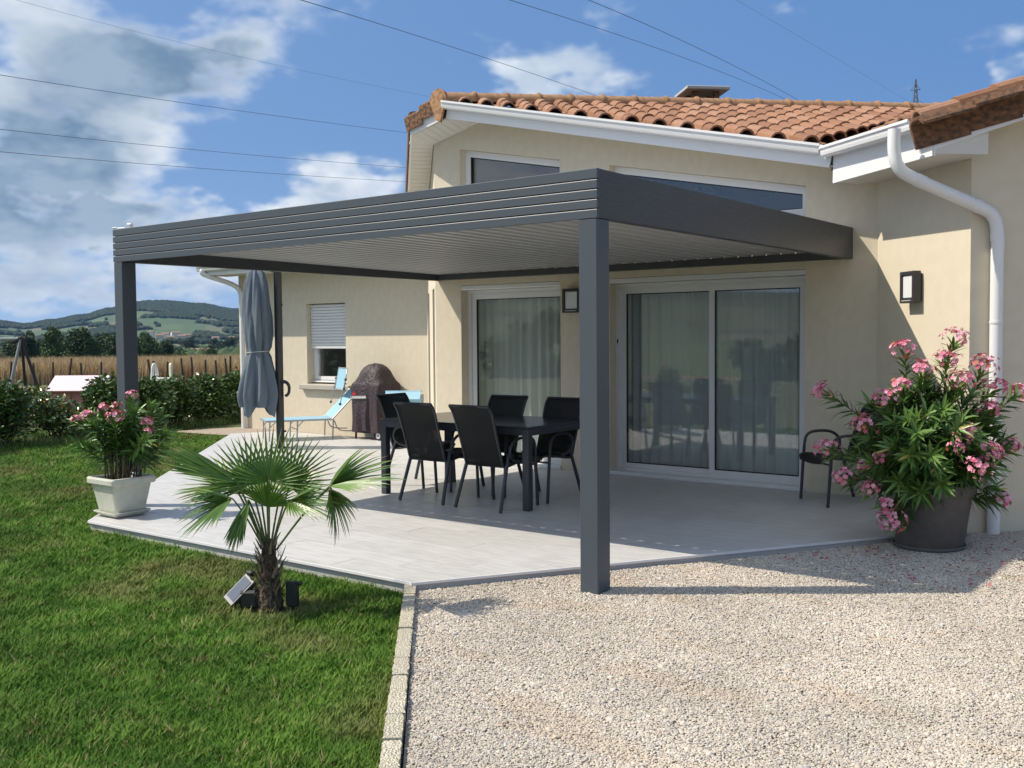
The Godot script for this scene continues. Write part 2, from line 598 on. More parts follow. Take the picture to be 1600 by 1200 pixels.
func make_yard() -> void:
	var lawn_poly := P2([-17, -9, -17, 12, -24, 18, -18, 24, 0, 24, 8, 15, 5.72, 12.55, -1.09, 4.93, -1.0, 1.0, -3, -3, -8, -9])
	var lawn := put("lawn", sheet(lawn_poly, -0.08), triplanar(paint(1, 1, 1, 0.95), Vector3.ONE * 0.7, noise_tex(0.03, 5, 8, ramp([lin(0.045, 0.07, 0.018), lin(0.075, 0.095, 0.025), lin(0.15, 0.12, 0.055)], [0.25, 0.6, 0.9])), null))
	structure(lawn, "mown green lawn with a few dry patches beside the terrace")
	var gravel_poly := P2([-1.0, 4.95, 5.8, 12.5, 12, 12, 12, -6, 2.6, -2, 1.2, 0.9, 1.25, 1.1])
	var gravel := put("gravel_yard", sheet(gravel_poly, -0.052), triplanar(paint(1, 1, 1, 0.95), Vector3.ONE * 1.5, noise_tex(0.06, 4, 9, ramp([lin(0.36, 0.30, 0.24), lin(0.48, 0.42, 0.34), lin(0.56, 0.50, 0.42)], [0.2, 0.5, 0.85])), noise_tex(0.12, 3, 19, null, 10.0), 1.0))
	structure(gravel, "pale gravel yard in front of the terrace and the house")

	# terrace: a slab, its metal edging and the long pale tiles on it
	var terrace := Node3D.new()
	terrace.name = "terrace"
	add_child(terrace, true)
	structure(terrace, "terrace of long pale wood-look tiles")
	var slab := MB.new()
	slab.xf = Transform3D(FLAT, Vector3.ZERO)
	var inner: PackedVector2Array = Geometry2D.offset_polygon(terrace_outline, -0.012)[0]
	slab.prism(plan(inner), -0.22, -0.007)
	put("slab", slab, triplanar(paint(0.50, 0.50, 0.50, 0.9), Vector3.ONE * 2.0, null, noise_tex(0.08, 4, 4, null, 5.0), 0.6), terrace)
	var trim := MB.new()
	var edge: Array = [[Vector3(1.30, 0, 1.145), Vector3(-1.0, 0, 4.98)], [Vector3(-1.0, 0, 4.98), Vector3(-4.72, 0, 5.0)], [Vector3(-4.72, 0, 5.0), Vector3(-10.35, 0, -0.70)]]
	for e: Array in edge:
		var g := MB.new()
		g.xf = along(e[0], e[1])
		var L: float = e[0].distance_to(e[1])
		g.prism(P2([-0.003, -0.014, 0.009, -0.014, 0.009, 0.002, -0.003, 0.002]), 0.0, L)
		put("edge_strip", g, paint(0.72, 0.72, 0.74, 0.5), terrace)
	var tile_mats: Array = []
	for i in 5:
		var k: float = [0.0, 0.035, -0.03, 0.015, -0.015][i]
		var tm := paint(1, 1, 1, 0.42)
		tm.albedo_color = lin(0.97 + k, 0.97 + k, 0.97 + k * 1.2)
		triplanar(tm, Vector3(0.45 + 0.07 * i, 1.0, 6.5), noise_tex(0.02, 5, 40 + i, ramp([lin(0.49, 0.485, 0.475), lin(0.555, 0.555, 0.55), lin(0.60, 0.60, 0.60)], [0.2, 0.5, 0.8]), 0.0, 256), null)
		tm.uv1_offset = Vector3(0.13 * i, 0, 0.31 * i)
		tile_mats.append(tm)
	var w := 1.2
	var d := 0.235
	var row := 0
	var z := -1.41
	var loose := MB.new()
	while z < 5.0:
		var x: float = -10.6 - [0.0, 0.4, 0.8][row % 3]
		while x < 1.4:
			var r := P2([x + 0.0015, z + 0.0015, x + w - 0.0015, z + 0.0015, x + w - 0.0015, z + d - 0.0015, x + 0.0015, z + d - 0.0015])
			for piece: PackedVector2Array in Geometry2D.intersect_polygons(r, terrace_outline):
				if piece.size() < 3:
					continue
				var g := MB.new()
				g.xf = Transform3D(FLAT, Vector3.ZERO)
				g.prism(plan(piece), -0.012, rng.randf_range(-0.0006, 0.0006))
				put("tile", g, tile_mats[rng.randi() % 5], terrace)
			x += w
		z += d
		row += 1
	# border of pale stone chips between the terrace and the left wing
	var border := put("gravel_path", sheet(P2([-11.5, -1.72, -6.9, -1.72, -6.6, -1.38, -10.05, -1.38, -10.5, -0.62, -11.9, -0.5]), -0.03), triplanar(paint(1, 1, 1, 0.95), Vector3.ONE * 2.0, noise_tex(0.09, 4, 29, ramp([lin(0.30, 0.22, 0.16), lin(0.50, 0.42, 0.34), lin(0.60, 0.53, 0.46)], [0.2, 0.5, 0.8])), noise_tex(0.15, 3, 39, null, 10.0), 1.0))
	structure(border, "narrow strip of pinkish stone chips along the foot of the left wing")

	# kerb stones between lawn and gravel
	var kerb := Node3D.new()
	kerb.name = "kerb"
	add_child(kerb, true)
	structure(kerb, "row of rough cream kerb stones between lawn and gravel")
	var km: Array = []
	for i in 3:
		var k := 1.0 + 0.06 * (i - 1)
		km.append(triplanar(paint(1, 1, 1, 0.9), Vector3.ONE * 3.0, noise_tex(0.06, 5, 60 + i, ramp([lin(0.40 * k, 0.35 * k, 0.25 * k), lin(0.58 * k, 0.53 * k, 0.41 * k), lin(0.66 * k, 0.62 * k, 0.51 * k)], [0.15, 0.5, 0.9]), 0.0, 256), noise_tex(0.1, 4, 70 + i, null, 12.0, 256), 0.9))
	var s := 0.0
	while s < 8.0:
		var L := rng.randf_range(0.235, 0.265)
		var g := MB.new()
		# scalloped outline seen from above
		var left := PackedVector2Array()
		var right := PackedVector2Array()
		for i in 7:
			var q := i / 6.0
			var bite := 0.010 * absf(sin(q * PI * 2.5)) + rng.randf_range(-0.003, 0.003)
			left.append(Vector2(-0.031 - bite, q * (L - 0.006)))
			right.append(Vector2(0.031 + bite * 0.6, q * (L - 0.006)))
		right.reverse()
		var poly := left
		poly.append_array(right)
		g.prism(poly, -0.22, rng.randf_range(-0.020, -0.012))
		var side := KERB_DIR.cross(Vector3.UP)
		var o := put("kerb_stone", g, km[rng.randi() % 3], kerb)
		o.transform = Transform3D(Basis(side, KERB_DIR, side.cross(KERB_DIR)), KERB0 + KERB_DIR * s + Vector3(0, rng.randf_range(-0.003, 0.003), 0))
		if o.transform.basis.z.y < 0.0:
			o.transform = Transform3D(Basis(-side, KERB_DIR, (-side).cross(KERB_DIR)), o.transform.origin)
		s += L
	make_stones(gravel)
	make_grass(lawn)

func blob(seed_: int, flat := 0.75) -> ArrayMesh:
	var r := RandomNumberGenerator.new()
	r.seed = seed_
	var g := MB.new()
	var rows: Array = []
	var segs := 5
	rows.append(Vector3(0, -flat, 0))
	var pts: Array = []
	for i in 2:
		var ring: Array = []
		for k in segs:
			var a := TAU * (k + 0.5 * i) / segs
			var rad := r.randf_range(0.75, 1.15)
			ring.append(Vector3(cos(a) * rad, (-0.35 if i == 0 else 0.4) * flat * r.randf_range(0.6, 1.4), sin(a) * rad))
		pts.append(ring)
	var top := Vector3(r.randf_range(-0.2, 0.2), flat, r.randf_range(-0.2, 0.2))
	var bot := Vector3(0, -flat, 0)
	for k in segs:
		var l := (k + 1) % segs
		g.tri_out(bot, pts[0][k], pts[0][l], Vector3.ZERO)
		g.tri_out(pts[0][k], pts[0][l], pts[1][k], Vector3.ZERO)
		g.tri_out(pts[0][l], pts[1][l], pts[1][k], Vector3.ZERO)
		g.tri_out(top, pts[1][k], pts[1][l], Vector3.ZERO)
	return g.mesh()

func make_stones(gravel: Node3D) -> void:
	var region := P2([-0.98, 4.99, 1.31, 1.15, 1.32, 1.06, 2.2, 0.16, 3.2, 0.2, 3.6, 8.0, 2.4, 8.66])
	var stain := FastNoiseLite.new()
	stain.frequency = 0.9
	stain.fractal_octaves = 4
	stain.seed = 15
	var xfs: Array = [[], [], []]
	var cols: Array = [[], [], []]
	for i in 620000:
		var r := rng.randf_range(2.3, 10.6)
		var th := deg_to_rad(rng.randf_range(-46.0, -7.5))
		var p := Vector2(EYE.x + sin(th) * r, EYE.z - cos(th) * r)
		if not Geometry2D.is_point_in_polygon(p, region):
			continue
		var sz := rng.randf_range(0.0028, 0.0066) * (1.0 + 0.03 * r)
		if rng.randf() < 0.003:
			sz *= rng.randf_range(1.8, 3.0)
		var b := Basis.from_euler(Vector3(rng.randf_range(-0.5, 0.5), rng.randf() * TAU, rng.randf_range(-0.5, 0.5))).scaled_local(Vector3(sz, sz * 0.8, sz * rng.randf_range(0.7, 1.2)))
		var k := rng.randi() % 3
		xfs[k].append(Transform3D(b, Vector3(p.x, -0.048 + rng.randf_range(-0.003, 0.004) + 0.006 * stain.get_noise_2d(p.x * 1.6, p.y * 1.6), p.y)))
		var tone := rng.randf_range(0.78, 1.06) * (1.0 + 0.16 * stain.get_noise_2d(p.x, p.y))
		var c := Color(0.545, 0.485, 0.41)
		var q := rng.randf()
		if q < 0.16:
			c = Color(0.49, 0.465, 0.43)
		elif q < 0.28:
			c = Color(0.58, 0.495, 0.40)
		elif q < 0.40:
			c = Color(0.66, 0.61, 0.52)
		elif q < 0.425:
			c = Color(0.30, 0.27, 0.25)
		var rust := stain.get_noise_2d(p.x * 0.7 + 60.0, p.y * 2.0)
		if rust > 0.22:
			c = c.lerp(Color(0.52, 0.40, 0.27), clampf((rust - 0.22) * 1.6, 0.0, 0.3))
		cols[k].append(Color(c.r * tone, c.g * tone, c.b * tone))
	var m := paint(1, 1, 1, 0.9)
	m.vertex_color_use_as_albedo = true
	for k in 3:
		many("gravel_stones", blob(100 + k), m, xfs[k], cols[k], gravel)

func blades(count: int, h: float, spread: float, width: float, lean: float, seed_: int) -> ArrayMesh:
	var r := RandomNumberGenerator.new()
	r.seed = seed_
	var g := MB.new()
	for i in count:
		var a := r.randf() * TAU
		var o := Vector3(cos(a), 0, sin(a)) * spread * sqrt(r.randf())
		var f := r.randf() * TAU
		var dir := Vector3(cos(f), 0, sin(f))
		var side := Vector3(-sin(f), 0, cos(f)) * width * 0.5
		var hh := h * r.randf_range(0.55, 1.1)
		var le := lean * r.randf_range(0.3, 1.3) * hh
		var mid := o + Vector3.UP * hh * 0.6 + dir * le * 0.35
		var tip := o + Vector3.UP * hh + dir * le
		g.quad(o - side, o + side, mid + side * 0.8, mid - side * 0.8)
		g.tri(mid - side * 0.8, mid + side * 0.8, tip)
	return g.mesh()

func make_grass(lawn: Node3D) -> void:
	var region := P2([2.2, 8.55, -1.09, 4.97, -1.05, 5.03, -4.74, 5.05, -10.42, -0.68, -11.9, -0.5, -16.5, -6.5, -15.5, 1.5, -0.6, 8.9, 1.8, 8.9])
	var patch := FastNoiseLite.new()
	patch.frequency = 0.45
	patch.fractal_octaves = 4
	patch.seed = 77
	var xfs: Array = [[], []]
	var cols: Array = [[], []]
	for i in 190000:
		var r := rng.randf_range(2.4, 19.5)
		var thd := rng.randf_range(-66.0, -33.0)
		var th := deg_to_rad(thd)
		var p := Vector2(EYE.x + sin(th) * r, EYE.z - cos(th) * r)
		if not Geometry2D.is_point_in_polygon(p, region):
			continue
		var n := patch.get_noise_2d(p.x, p.y)
		var fine := patch.get_noise_2d(p.x * 6.0, p.y * 6.0)
		var bare := Vector2(p.x + 1.45, p.y - 5.73).length() < 0.17
		if bare and rng.randf() < 0.85:
			continue
		if n + fine * 0.6 > 0.34 and rng.randf() < 0.7:
			continue
		var sz := (0.75 + 0.045 * r) * rng.randf_range(0.7, 1.25) * (1.0 + 0.5 * maxf(0.0, fine))
		var b := Basis(Vector3.UP, rng.randf() * TAU).scaled_local(Vector3(sz, sz * rng.randf_range(0.75, 1.2), sz))
		var k := rng.randi() % 2
		xfs[k].append(Transform3D(b, Vector3(p.x, -0.081, p.y)))
		var c := Color(0.058, 0.150, 0.015).lerp(Color(0.122, 0.225, 0.030), clampf(0.5 + fine + rng.randf_range(-0.35, 0.35), 0.0, 1.0))
		if n > 0.08:
			c = c.lerp(Color(0.27, 0.235, 0.10), clampf((n - 0.08) * 2.6, 0.0, 0.8) * rng.randf_range(0.4, 1.0))
		elif rng.randf() < 0.05:
			c = Color(0.33, 0.28, 0.13)
		var shade := clampf(1.0 + 0.40 * patch.get_noise_2d(p.x * 2.2 + 40.0, p.y * 2.2), 0.6, 1.3)
		cols[k].append(Color(c.r * shade, c.g * shade, c.b * shade))
	var m := paint(1, 1, 1, 0.75)
	m.metallic_specular = 0.3
	m.vertex_color_use_as_albedo = true
	m.backlight_enabled = true
	m.backlight = Color(0.15, 0.26, 0.03)
	for k in 2:
		many("grass", blades(10, 0.038, 0.034, 0.0040, 0.9, 200 + k), m, xfs[k], cols[k], lawn)

# ---------------------------------------------------------------- house
const XA := -4.39       # the ridge runs over the points with x + z = XA

func soffit_y(x: float, z: float) -> float:
	return 4.13 - 0.232 * absf(x + z - XA)

func deck_y(x: float, z: float) -> float:
	return 4.285 - 0.232 * absf(x + z - XA)

func wing_deck_y(x: float, z: float) -> float:
	return 3.08 + 0.33 * DIAG * (x - z + 0.58)

func slab(poly: PackedVector2Array, low: Callable, high: Callable) -> MB:
	var g := MB.new()
	var t := Geometry2D.triangulate_polygon(poly)
	for i in range(0, t.size(), 3):
		var q := [poly[t[i]], poly[t[i + 1]], poly[t[i + 2]]]
		g.tri_dir(Vector3(q[0].x, high.call(q[0].x, q[0].y), q[0].y), Vector3(q[1].x, high.call(q[1].x, q[1].y), q[1].y), Vector3(q[2].x, high.call(q[2].x, q[2].y), q[2].y), Vector3.UP)
		g.tri_dir(Vector3(q[0].x, low.call(q[0].x, q[0].y), q[0].y), Vector3(q[1].x, low.call(q[1].x, q[1].y), q[1].y), Vector3(q[2].x, low.call(q[2].x, q[2].y), q[2].y), Vector3.DOWN)
	for i in poly.size():
		var a := poly[i]
		var b := poly[(i + 1) % poly.size()]
		g.quad(Vector3(a.x, low.call(a.x, a.y), a.y), Vector3(b.x, low.call(b.x, b.y), b.y), Vector3(b.x, high.call(b.x, b.y), b.y), Vector3(a.x, high.call(a.x, a.y), a.y))
	return g

func wall(called: String, origin: Vector3, dir: Vector3, polys: Array, house: Node3D, thick := 0.24) -> MeshInstance3D:
	var g := MB.new()
	g.xf = wall_axes(origin, dir)
	for p: Array in polys:
		g.prism(P2(p), -thick, 0.0)
	return put(called, g, M.stucco, house)

func make_tile() -> ArrayMesh:
	var g := MB.new()
	var out := PackedVector2Array()
	var inn := PackedVector2Array()
	for k in 7:
		var a := PI - PI * k / 6.0
		out.append(Vector2(cos(a) * 0.080, 0.012 + sin(a) * 0.074))
		inn.append(Vector2(cos(a) * 0.066, 0.0 + sin(a) * 0.070))
	out.append(Vector2(0.112, 0.004))
	out.append(Vector2(0.150, 0.012))
	inn.append(Vector2(0.112, -0.010))
	inn.append(Vector2(0.150, -0.002))
	inn.reverse()
	var poly := out
	poly.append_array(inn)
	g.prism(poly, 0.0, 0.40)
	return g.mesh()

func pane(called: String, poly: PackedVector2Array, z: float, xf: Transform3D, parent: Node) -> void:
	var g := MB.new()
	g.xf = xf
	var t := Geometry2D.triangulate_polygon(poly)
	for i in range(0, t.size(), 3):
		g.tri_dir(Vector3(poly[t[i]].x, poly[t[i]].y, z), Vector3(poly[t[i + 1]].x, poly[t[i + 1]].y, z), Vector3(poly[t[i + 2]].x, poly[t[i + 2]].y, z), Vector3(0, 0, 1))
	var front := g.v.size()
	for i in front:         # the back face of the same sheet of glass
		g.v.append(g.v[i] - xf.basis.z * 0.004)
		g.n.append(g.n[i])
	put(called, g, M.glass, parent)
	var h := MB.new()      # double glazing: the inner sheet
	h.v = g.v
	h.n = g.n
	h.xf = xf
	var inner := put(called, h, M.glass, parent)
	inner.position = xf.basis.z * -0.016

func frame_of(outer: PackedVector2Array, width: float, z0: float, z1: float, xf: Transform3D) -> MB:
	# a frame that follows a four-cornered opening
	var inner: PackedVector2Array = Geometry2D.offset_polygon(outer, -width, Geometry2D.JOIN_MITER)[0]
	var g := MB.new()
	g.xf = xf
	for i in outer.size():
		var a := outer[i]
		var b := outer[(i + 1) % outer.size()]
		var near := func(p: Vector2) -> Vector2:
			var best := inner[0]
			for q in inner:
				if q.distance_to(p) < best.distance_to(p):
					best = q
			return best
		g.prism(PackedVector2Array([a, b, near.call(b), near.call(a)]), z0, z1)
	return g

func rect(x0: float, y0: float, x1: float, y1: float) -> PackedVector2Array:
	return P2([x0, y0, x1, y0, x1, y1, x0, y1])

func leaf(door: Node3D, x0: float, x1: float, y0: float, y1: float, z: float, xf: Transform3D) -> void:
	put("frame", frame_of(rect(x0, y0, x1, y1), 0.062, z, z + 0.034, xf), M.alu, door)
	put("seal", frame_of(rect(x0 + 0.058, y0 + 0.058, x1 - 0.058, y1 - 0.058), 0.014, z + 0.006, z + 0.027, xf), M.rubber, door)
	pane("pane", rect(x0 + 0.066, y0 + 0.066, x1 - 0.066, y1 - 0.066), z + 0.017, xf, door)

func make_house() -> void:
	M.stucco = triplanar(paint(0.655, 0.592, 0.472, 0.92), Vector3(1.3, 0.9, 1.3), noise_tex(0.012, 5, 1, ramp([Color(0.982, 0.98, 0.976), Color(1, 1, 1)], [0.3, 0.7])), noise_tex(0.40, 3, 2, null, 6.0), 0.28)
	M.white = paint(0.74, 0.75, 0.77, 0.35)
	M.soffit = paint(0.66, 0.64, 0.60, 0.5)
	M.alu = paint(0.68, 0.69, 0.70, 0.38)
	M.frame_white = paint(0.72, 0.73, 0.74, 0.35)
	M.rubber = paint(0.012, 0.012, 0.014, 0.6)
	var glass := StandardMaterial3D.new()
	glass.transparency = BaseMaterial3D.TRANSPARENCY_ALPHA
	glass.albedo_color = Color(0.20, 0.26, 0.26, 0.04)
	glass.roughness = 0.02
	glass.metallic_specular = 0.75
	M.glass = glass
	M.terracotta = []
	for i in 4:
		var k: Array = [[0.285, 0.145, 0.082], [0.33, 0.170, 0.098], [0.25, 0.122, 0.068], [0.35, 0.195, 0.120]][i]
		M.terracotta.append(triplanar(paint(1, 1, 1, 0.85), Vector3.ONE * 1.6, noise_tex(0.05, 4, 80 + i, ramp([lin(k[0] * 0.78, k[1] * 0.75, k[2] * 0.75), lin(k[0], k[1], k[2])], [0.15, 0.6]), 0.0, 256), null))
	M.ridge = triplanar(paint(1, 1, 1, 0.85), Vector3.ONE * 1.6, noise_tex(0.03, 4, 90, ramp([lin(0.22, 0.12, 0.06), lin(0.38, 0.21, 0.11), lin(0.42, 0.27, 0.16)], [0.15, 0.5, 0.9]), 0.0, 256), null)
	M.verge = triplanar(paint(1, 1, 1, 0.9), Vector3.ONE * 2.0, noise_tex(0.018, 5, 91, ramp([lin(0.055, 0.04, 0.03), lin(0.17, 0.085, 0.045), lin(0.27, 0.13, 0.065)], [0.2, 0.5, 0.8]), 0.0, 512), null)
	M.dark_felt = paint(0.06, 0.035, 0.03, 0.9)

	var house := thing("house", "cream rendered bungalow with terracotta tile roof, white gutters and sliding glass doors", "house")
	# front wall behind the pergola: local x starts at the left corner (-5.26)
	var top := func(x: float) -> float: return soffit_y(x - 5.26, 0.0) + 0.02
	var f0 := 0.42; var f1 := 1.91; var f2 := 2.57; var f3 := 4.80
	var wt := func(x: float) -> float: return 3.775 - 0.198 * (x - 0.69)   # heads of the upper windows
	wall("wall", Vector3(-5.26, 0, 0), Vector3.RIGHT, [
		[0, -0.15, f0, -0.15, f0, top.call(f0), 0, top.call(0.0)],
		[f0, 2.16, f1, 2.16, f1, 2.68, f0, 2.68], [f0, wt.call(f0), f1, wt.call(f1), f1, top.call(f1), 0.87, top.call(0.87), f0, top.call(f0)],
		[f0, -0.15, f1, -0.15, f1, 0.015, f0, 0.015],
		[f1, -0.15, f2, -0.15, f2, top.call(f2), f1, top.call(f1)],
		[f2, 2.16, f3, 2.16, f3, 2.68, f2, 2.68], [f2, wt.call(f2), f3, wt.call(f3), f3, top.call(f3), f2, top.call(f2)],
		[f2, -0.15, f3, -0.15, f3, 0.015, f2, 0.015],
		[f3, -0.15, 5.49, -0.15, 5.49, top.call(5.49), f3, top.call(f3)],
	], house)
	# slanting wall on the left of the bay, with two tall slit windows
	var bl := wall_axes(Vector3(-6.96, 0, -1.70), Vector3(1, 0, 1))
	var side_top := func(s: float) -> float: return soffit_y(-6.96 + s * DIAG, -1.70 + s * DIAG) + 0.02
	var slits: Array = [[0.28, 0.80], [1.66, 2.18]]
	wall("wall", bl.origin, Vector3(1, 0, 1), [
		[0, -0.15, 0.28, -0.15, 0.28, side_top.call(0.28), 0, side_top.call(0.0)],
		[0.28, -0.15, 0.80, -0.15, 0.80, 0.45, 0.28, 0.45], [0.28, 2.16, 0.80, 2.16, 0.80, side_top.call(0.8), 0.28, side_top.call(0.28)],
		[0.80, -0.15, 1.66, -0.15, 1.66, side_top.call(1.66), 0.80, side_top.call(0.8)],
		[1.66, -0.15, 2.18, -0.15, 2.18, 0.45, 1.66, 0.45], [1.66, 2.16, 2.18, 2.16, 2.18, side_top.call(2.18), 1.66, side_top.call(1.66)],
		[2.18, -0.15, 2.404, -0.15, 2.404, side_top.call(2.40), 2.18, side_top.call(2.18)],
	], house)
	for sl: Array in slits:
		var win := Node3D.new()
		win.name = numbered(house, "window")
		house.add_child(win, true)
		put("frame", frame_of(rect(sl[0] + 0.002, 0.452, sl[1] - 0.002, 2.158), 0.05, -0.18, -0.12, bl), M.alu, win)
		pane("pane", rect(sl[0] + 0.05, 0.50, sl[1] - 0.05, 2.11), -0.15, bl, win)
	# left wing
	wall("wall", Vector3(-11.42, 0, -1.70), Vector3.RIGHT, [
		[0, -0.15, 1.77, -0.15, 1.77, 2.66, 0, 2.66], [1.77, -0.15, 2.70, -0.15, 2.70, 0.78, 1.77, 0.78], [1.77, 2.10, 2.70, 2.10, 2.70, 2.66, 1.77, 2.66],
		[2.70, -0.15, 4.60, -0.15, 4.60, 2.66, 2.70, 2.66]], house)
	wall("wall", Vector3(-11.42, 0, -6.5), Vector3(0, 0, 1), [[0, -0.15, 4.56, -0.15, 4.56, 2.66, 0, 2.66]], house)
	# right wing: the short wall with the lamp and the gable wall with the downpipe
	wall("wall", Vector3(0.23, 0, 0), Vector3(1, 0, 1), [[0, -0.15, 1.50, -0.15, 1.50, 3.16, 0, 3.16]], house)
	wall("wall", Vector3(1.291, 0, 1.061), Vector3(1, 0, -1), [[0.2395, -0.15, 4.8, -0.15, 4.8, 4.71, 0.2395, 3.21]], house)
	# walls at the back, floor and the partition that closes the rooms
	wall("wall", Vector3(4.68, 0, -2.33), Vector3(-3.2, 0, -6.2), [[0, -0.15, 6.9, -0.15, 6.9, 2.9, 0, 2.9]], house)
	wall("wall", Vector3(1.5, 0, -8.5), Vector3(-12.9, 0, 2.0), [[0, -0.15, 13.0, -0.15, 13.0, 2.4, 0, 2.4]], house)
	var inside := paint(0.42, 0.40, 0.36, 0.9)
	var iw := MB.new()
	iw.box(Vector3(-2.2, 1.9, -4.4), Vector3(8.0, 3.8, 0.1))
	put("partition", iw, inside, house)
	var fl := slab(P2([-5.2, -0.25, 0.1, -0.25, 1.15, 0.7, 3.5, -1.9, 1.0, -7.8, -11.0, -6.2, -11.0, -1.95, -6.9, -1.95]), func(_x: float, _z: float) -> float: return -0.10, func(_x: float, _z: float) -> float: return -0.02)
	put("floor", fl, paint(0.25, 0.22, 0.18, 0.5), house)

	make_openings(house)
	make_roof(house)
	make_gutters(house)

func make_openings(house: Node3D) -> void:
	var fx := wall_axes(Vector3.ZERO, Vector3.RIGHT)
	for d: Array in [[-4.84, -3.35, false], [-2.69, -0.46, true]]:
		var x0: float = d[0]
		var x1: float = d[1]
		var door := Node3D.new()
		door.name = numbered(house, "sliding_door")
		house.add_child(door, true)
		var box := MB.new()
		box.box(Vector3((x0 + x1) * 0.5, 2.132, -0.055), Vector3(x1 - x0 - 0.004, 0.052, 0.115), 0.006)
		put("shutter_box", box, M.alu, door)
		put("frame", frame_of(rect(x0 + 0.002, 0.017, x1 - 0.002, 2.104), 0.05, -0.215, -0.125, fx), M.alu, door)
		var rail := MB.new()
		rail.box(Vector3((x0 + x1) * 0.5, 2.094, -0.117), Vector3(x1 - x0 - 0.006, 0.018, 0.012), 0.003)
		rail.box(Vector3((x0 + x1) * 0.5, 2.050, -0.120), Vector3(x1 - x0 - 0.10, 0.006, 0.008))
		put("rail", rail, M.alu, door)
		var sill := MB.new()
		sill.box(Vector3((x0 + x1) * 0.5, 0.027, -0.05), Vector3(x1 - x0 - 0.006, 0.022, 0.148), 0.004)
		sill.box(Vector3((x0 + x1) * 0.5, 0.010, 0.018), Vector3(x1 - x0 + 0.02, 0.018, 0.035), 0.004)
		put("sill", sill, M.alu, door)
		if d[2]:
			var mid := -1.545
			leaf(door, x0 + 0.045, mid + 0.05, 0.055, 2.055, -0.205, fx)
			leaf(door, mid - 0.005, x1 - 0.045, 0.055, 2.055, -0.166, fx)
			var lock := MB.new()
			lock.box(Vector3(x0 + 0.028, 1.47, -0.121), Vector3(0.014, 0.045, 0.008), 0.003)
			put("lock", lock, M.rubber, door)
		else:
			leaf(door, x0 + 0.055, x1 - 0.045, 0.055, 2.055, -0.185, fx)
	# upper windows with sloping heads
	for u: Array in [[-4.84, -3.35, 3.775 + 0.198 * 0.27], [-2.69, -0.46, 3.775 - 0.198 * 1.88]]:
		var x0: float = u[0] + 0.002
		var x1: float = u[1] - 0.002
		var ya: float = u[2] - 0.003
		var yb: float = ya - 0.198 * (x1 - x0)
		var win := Node3D.new()
		win.name = numbered(house, "window")
		house.add_child(win, true)
		var q := P2([x0, 2.682, x1, 2.682, x1, yb, x0, ya])
		put("frame", frame_of(q, 0.075, -0.19, -0.11, fx), M.frame_white, win)
		var q2: PackedVector2Array = Geometry2D.offset_polygon(q, -0.070, Geometry2D.JOIN_MITER)[0]
		put("seal", frame_of(q2, 0.014, -0.17, -0.122, fx), M.rubber, win)
		var q3: PackedVector2Array = Geometry2D.offset_polygon(q, -0.078, Geometry2D.JOIN_MITER)[0]
		pane("pane", q3, -0.14, fx, win)
	# left wing window with its roller shutter half down
	var wx := wall_axes(Vector3(0, 0, -1.70), Vector3.RIGHT)
	var w := Node3D.new()
	w.name = numbered(house, "window")
	house.add_child(w, true)
	put("frame", frame_of(rect(-9.648, 0.802, -8.722, 2.098), 0.045, -0.225, -0.145, wx), M.frame_white, w)
	put("frame", frame_of(rect(-9.60, 0.85, -8.77, 2.05), 0.055, -0.20, -0.135, wx), M.frame_white, w)
	pane("pane", rect(-9.55, 0.90, -8.82, 2.0), -0.17, wx, w)
	var inner_sill := MB.new()
	inner_sill.xf = wx
	inner_sill.box(Vector3(-9.185, 0.818, -0.12), Vector3(0.96, 0.022, 0.07), 0.004)
	put("ledge", inner_sill, M.frame_white, w)
	for i in 15:
		var sl := MB.new()
		sl.xf = wx
		var y := 2.085 - i * 0.0485
		sl.prism(P2([-0.100, y, -0.088, y - 0.008, -0.086, y - 0.036, -0.098, y - 0.046, -0.104, y - 0.046, -0.104, y]), 0, 0.91)
		# profile drawn across, then laid along the opening
		var g := MB.new()
		g.xf = Transform3D(Basis(Vector3(0, 0, 1), Vector3.UP, Vector3(-1, 0, 0)), Vector3(-8.73, 0, -1.70))
		g.prism(P2([-0.104, y, -0.094, y - 0.002, -0.086, y - 0.012, -0.086, y - 0.034, -0.094, y - 0.044, -0.104, y - 0.046]), 0, 0.91)
		put("slat", g, M.frame_white, w)
	var sill := MB.new()
	sill.xf = wx
	sill.box(Vector3(-9.185, 0.735, -0.02), Vector3(1.20, 0.085, 0.20), 0.012)
	put("sill", sill, triplanar(paint(0.42, 0.40, 0.35, 0.85), Vector3.ONE * 3.0, null, noise_tex(0.1, 3, 14, null, 4.0, 256), 0.5), house)

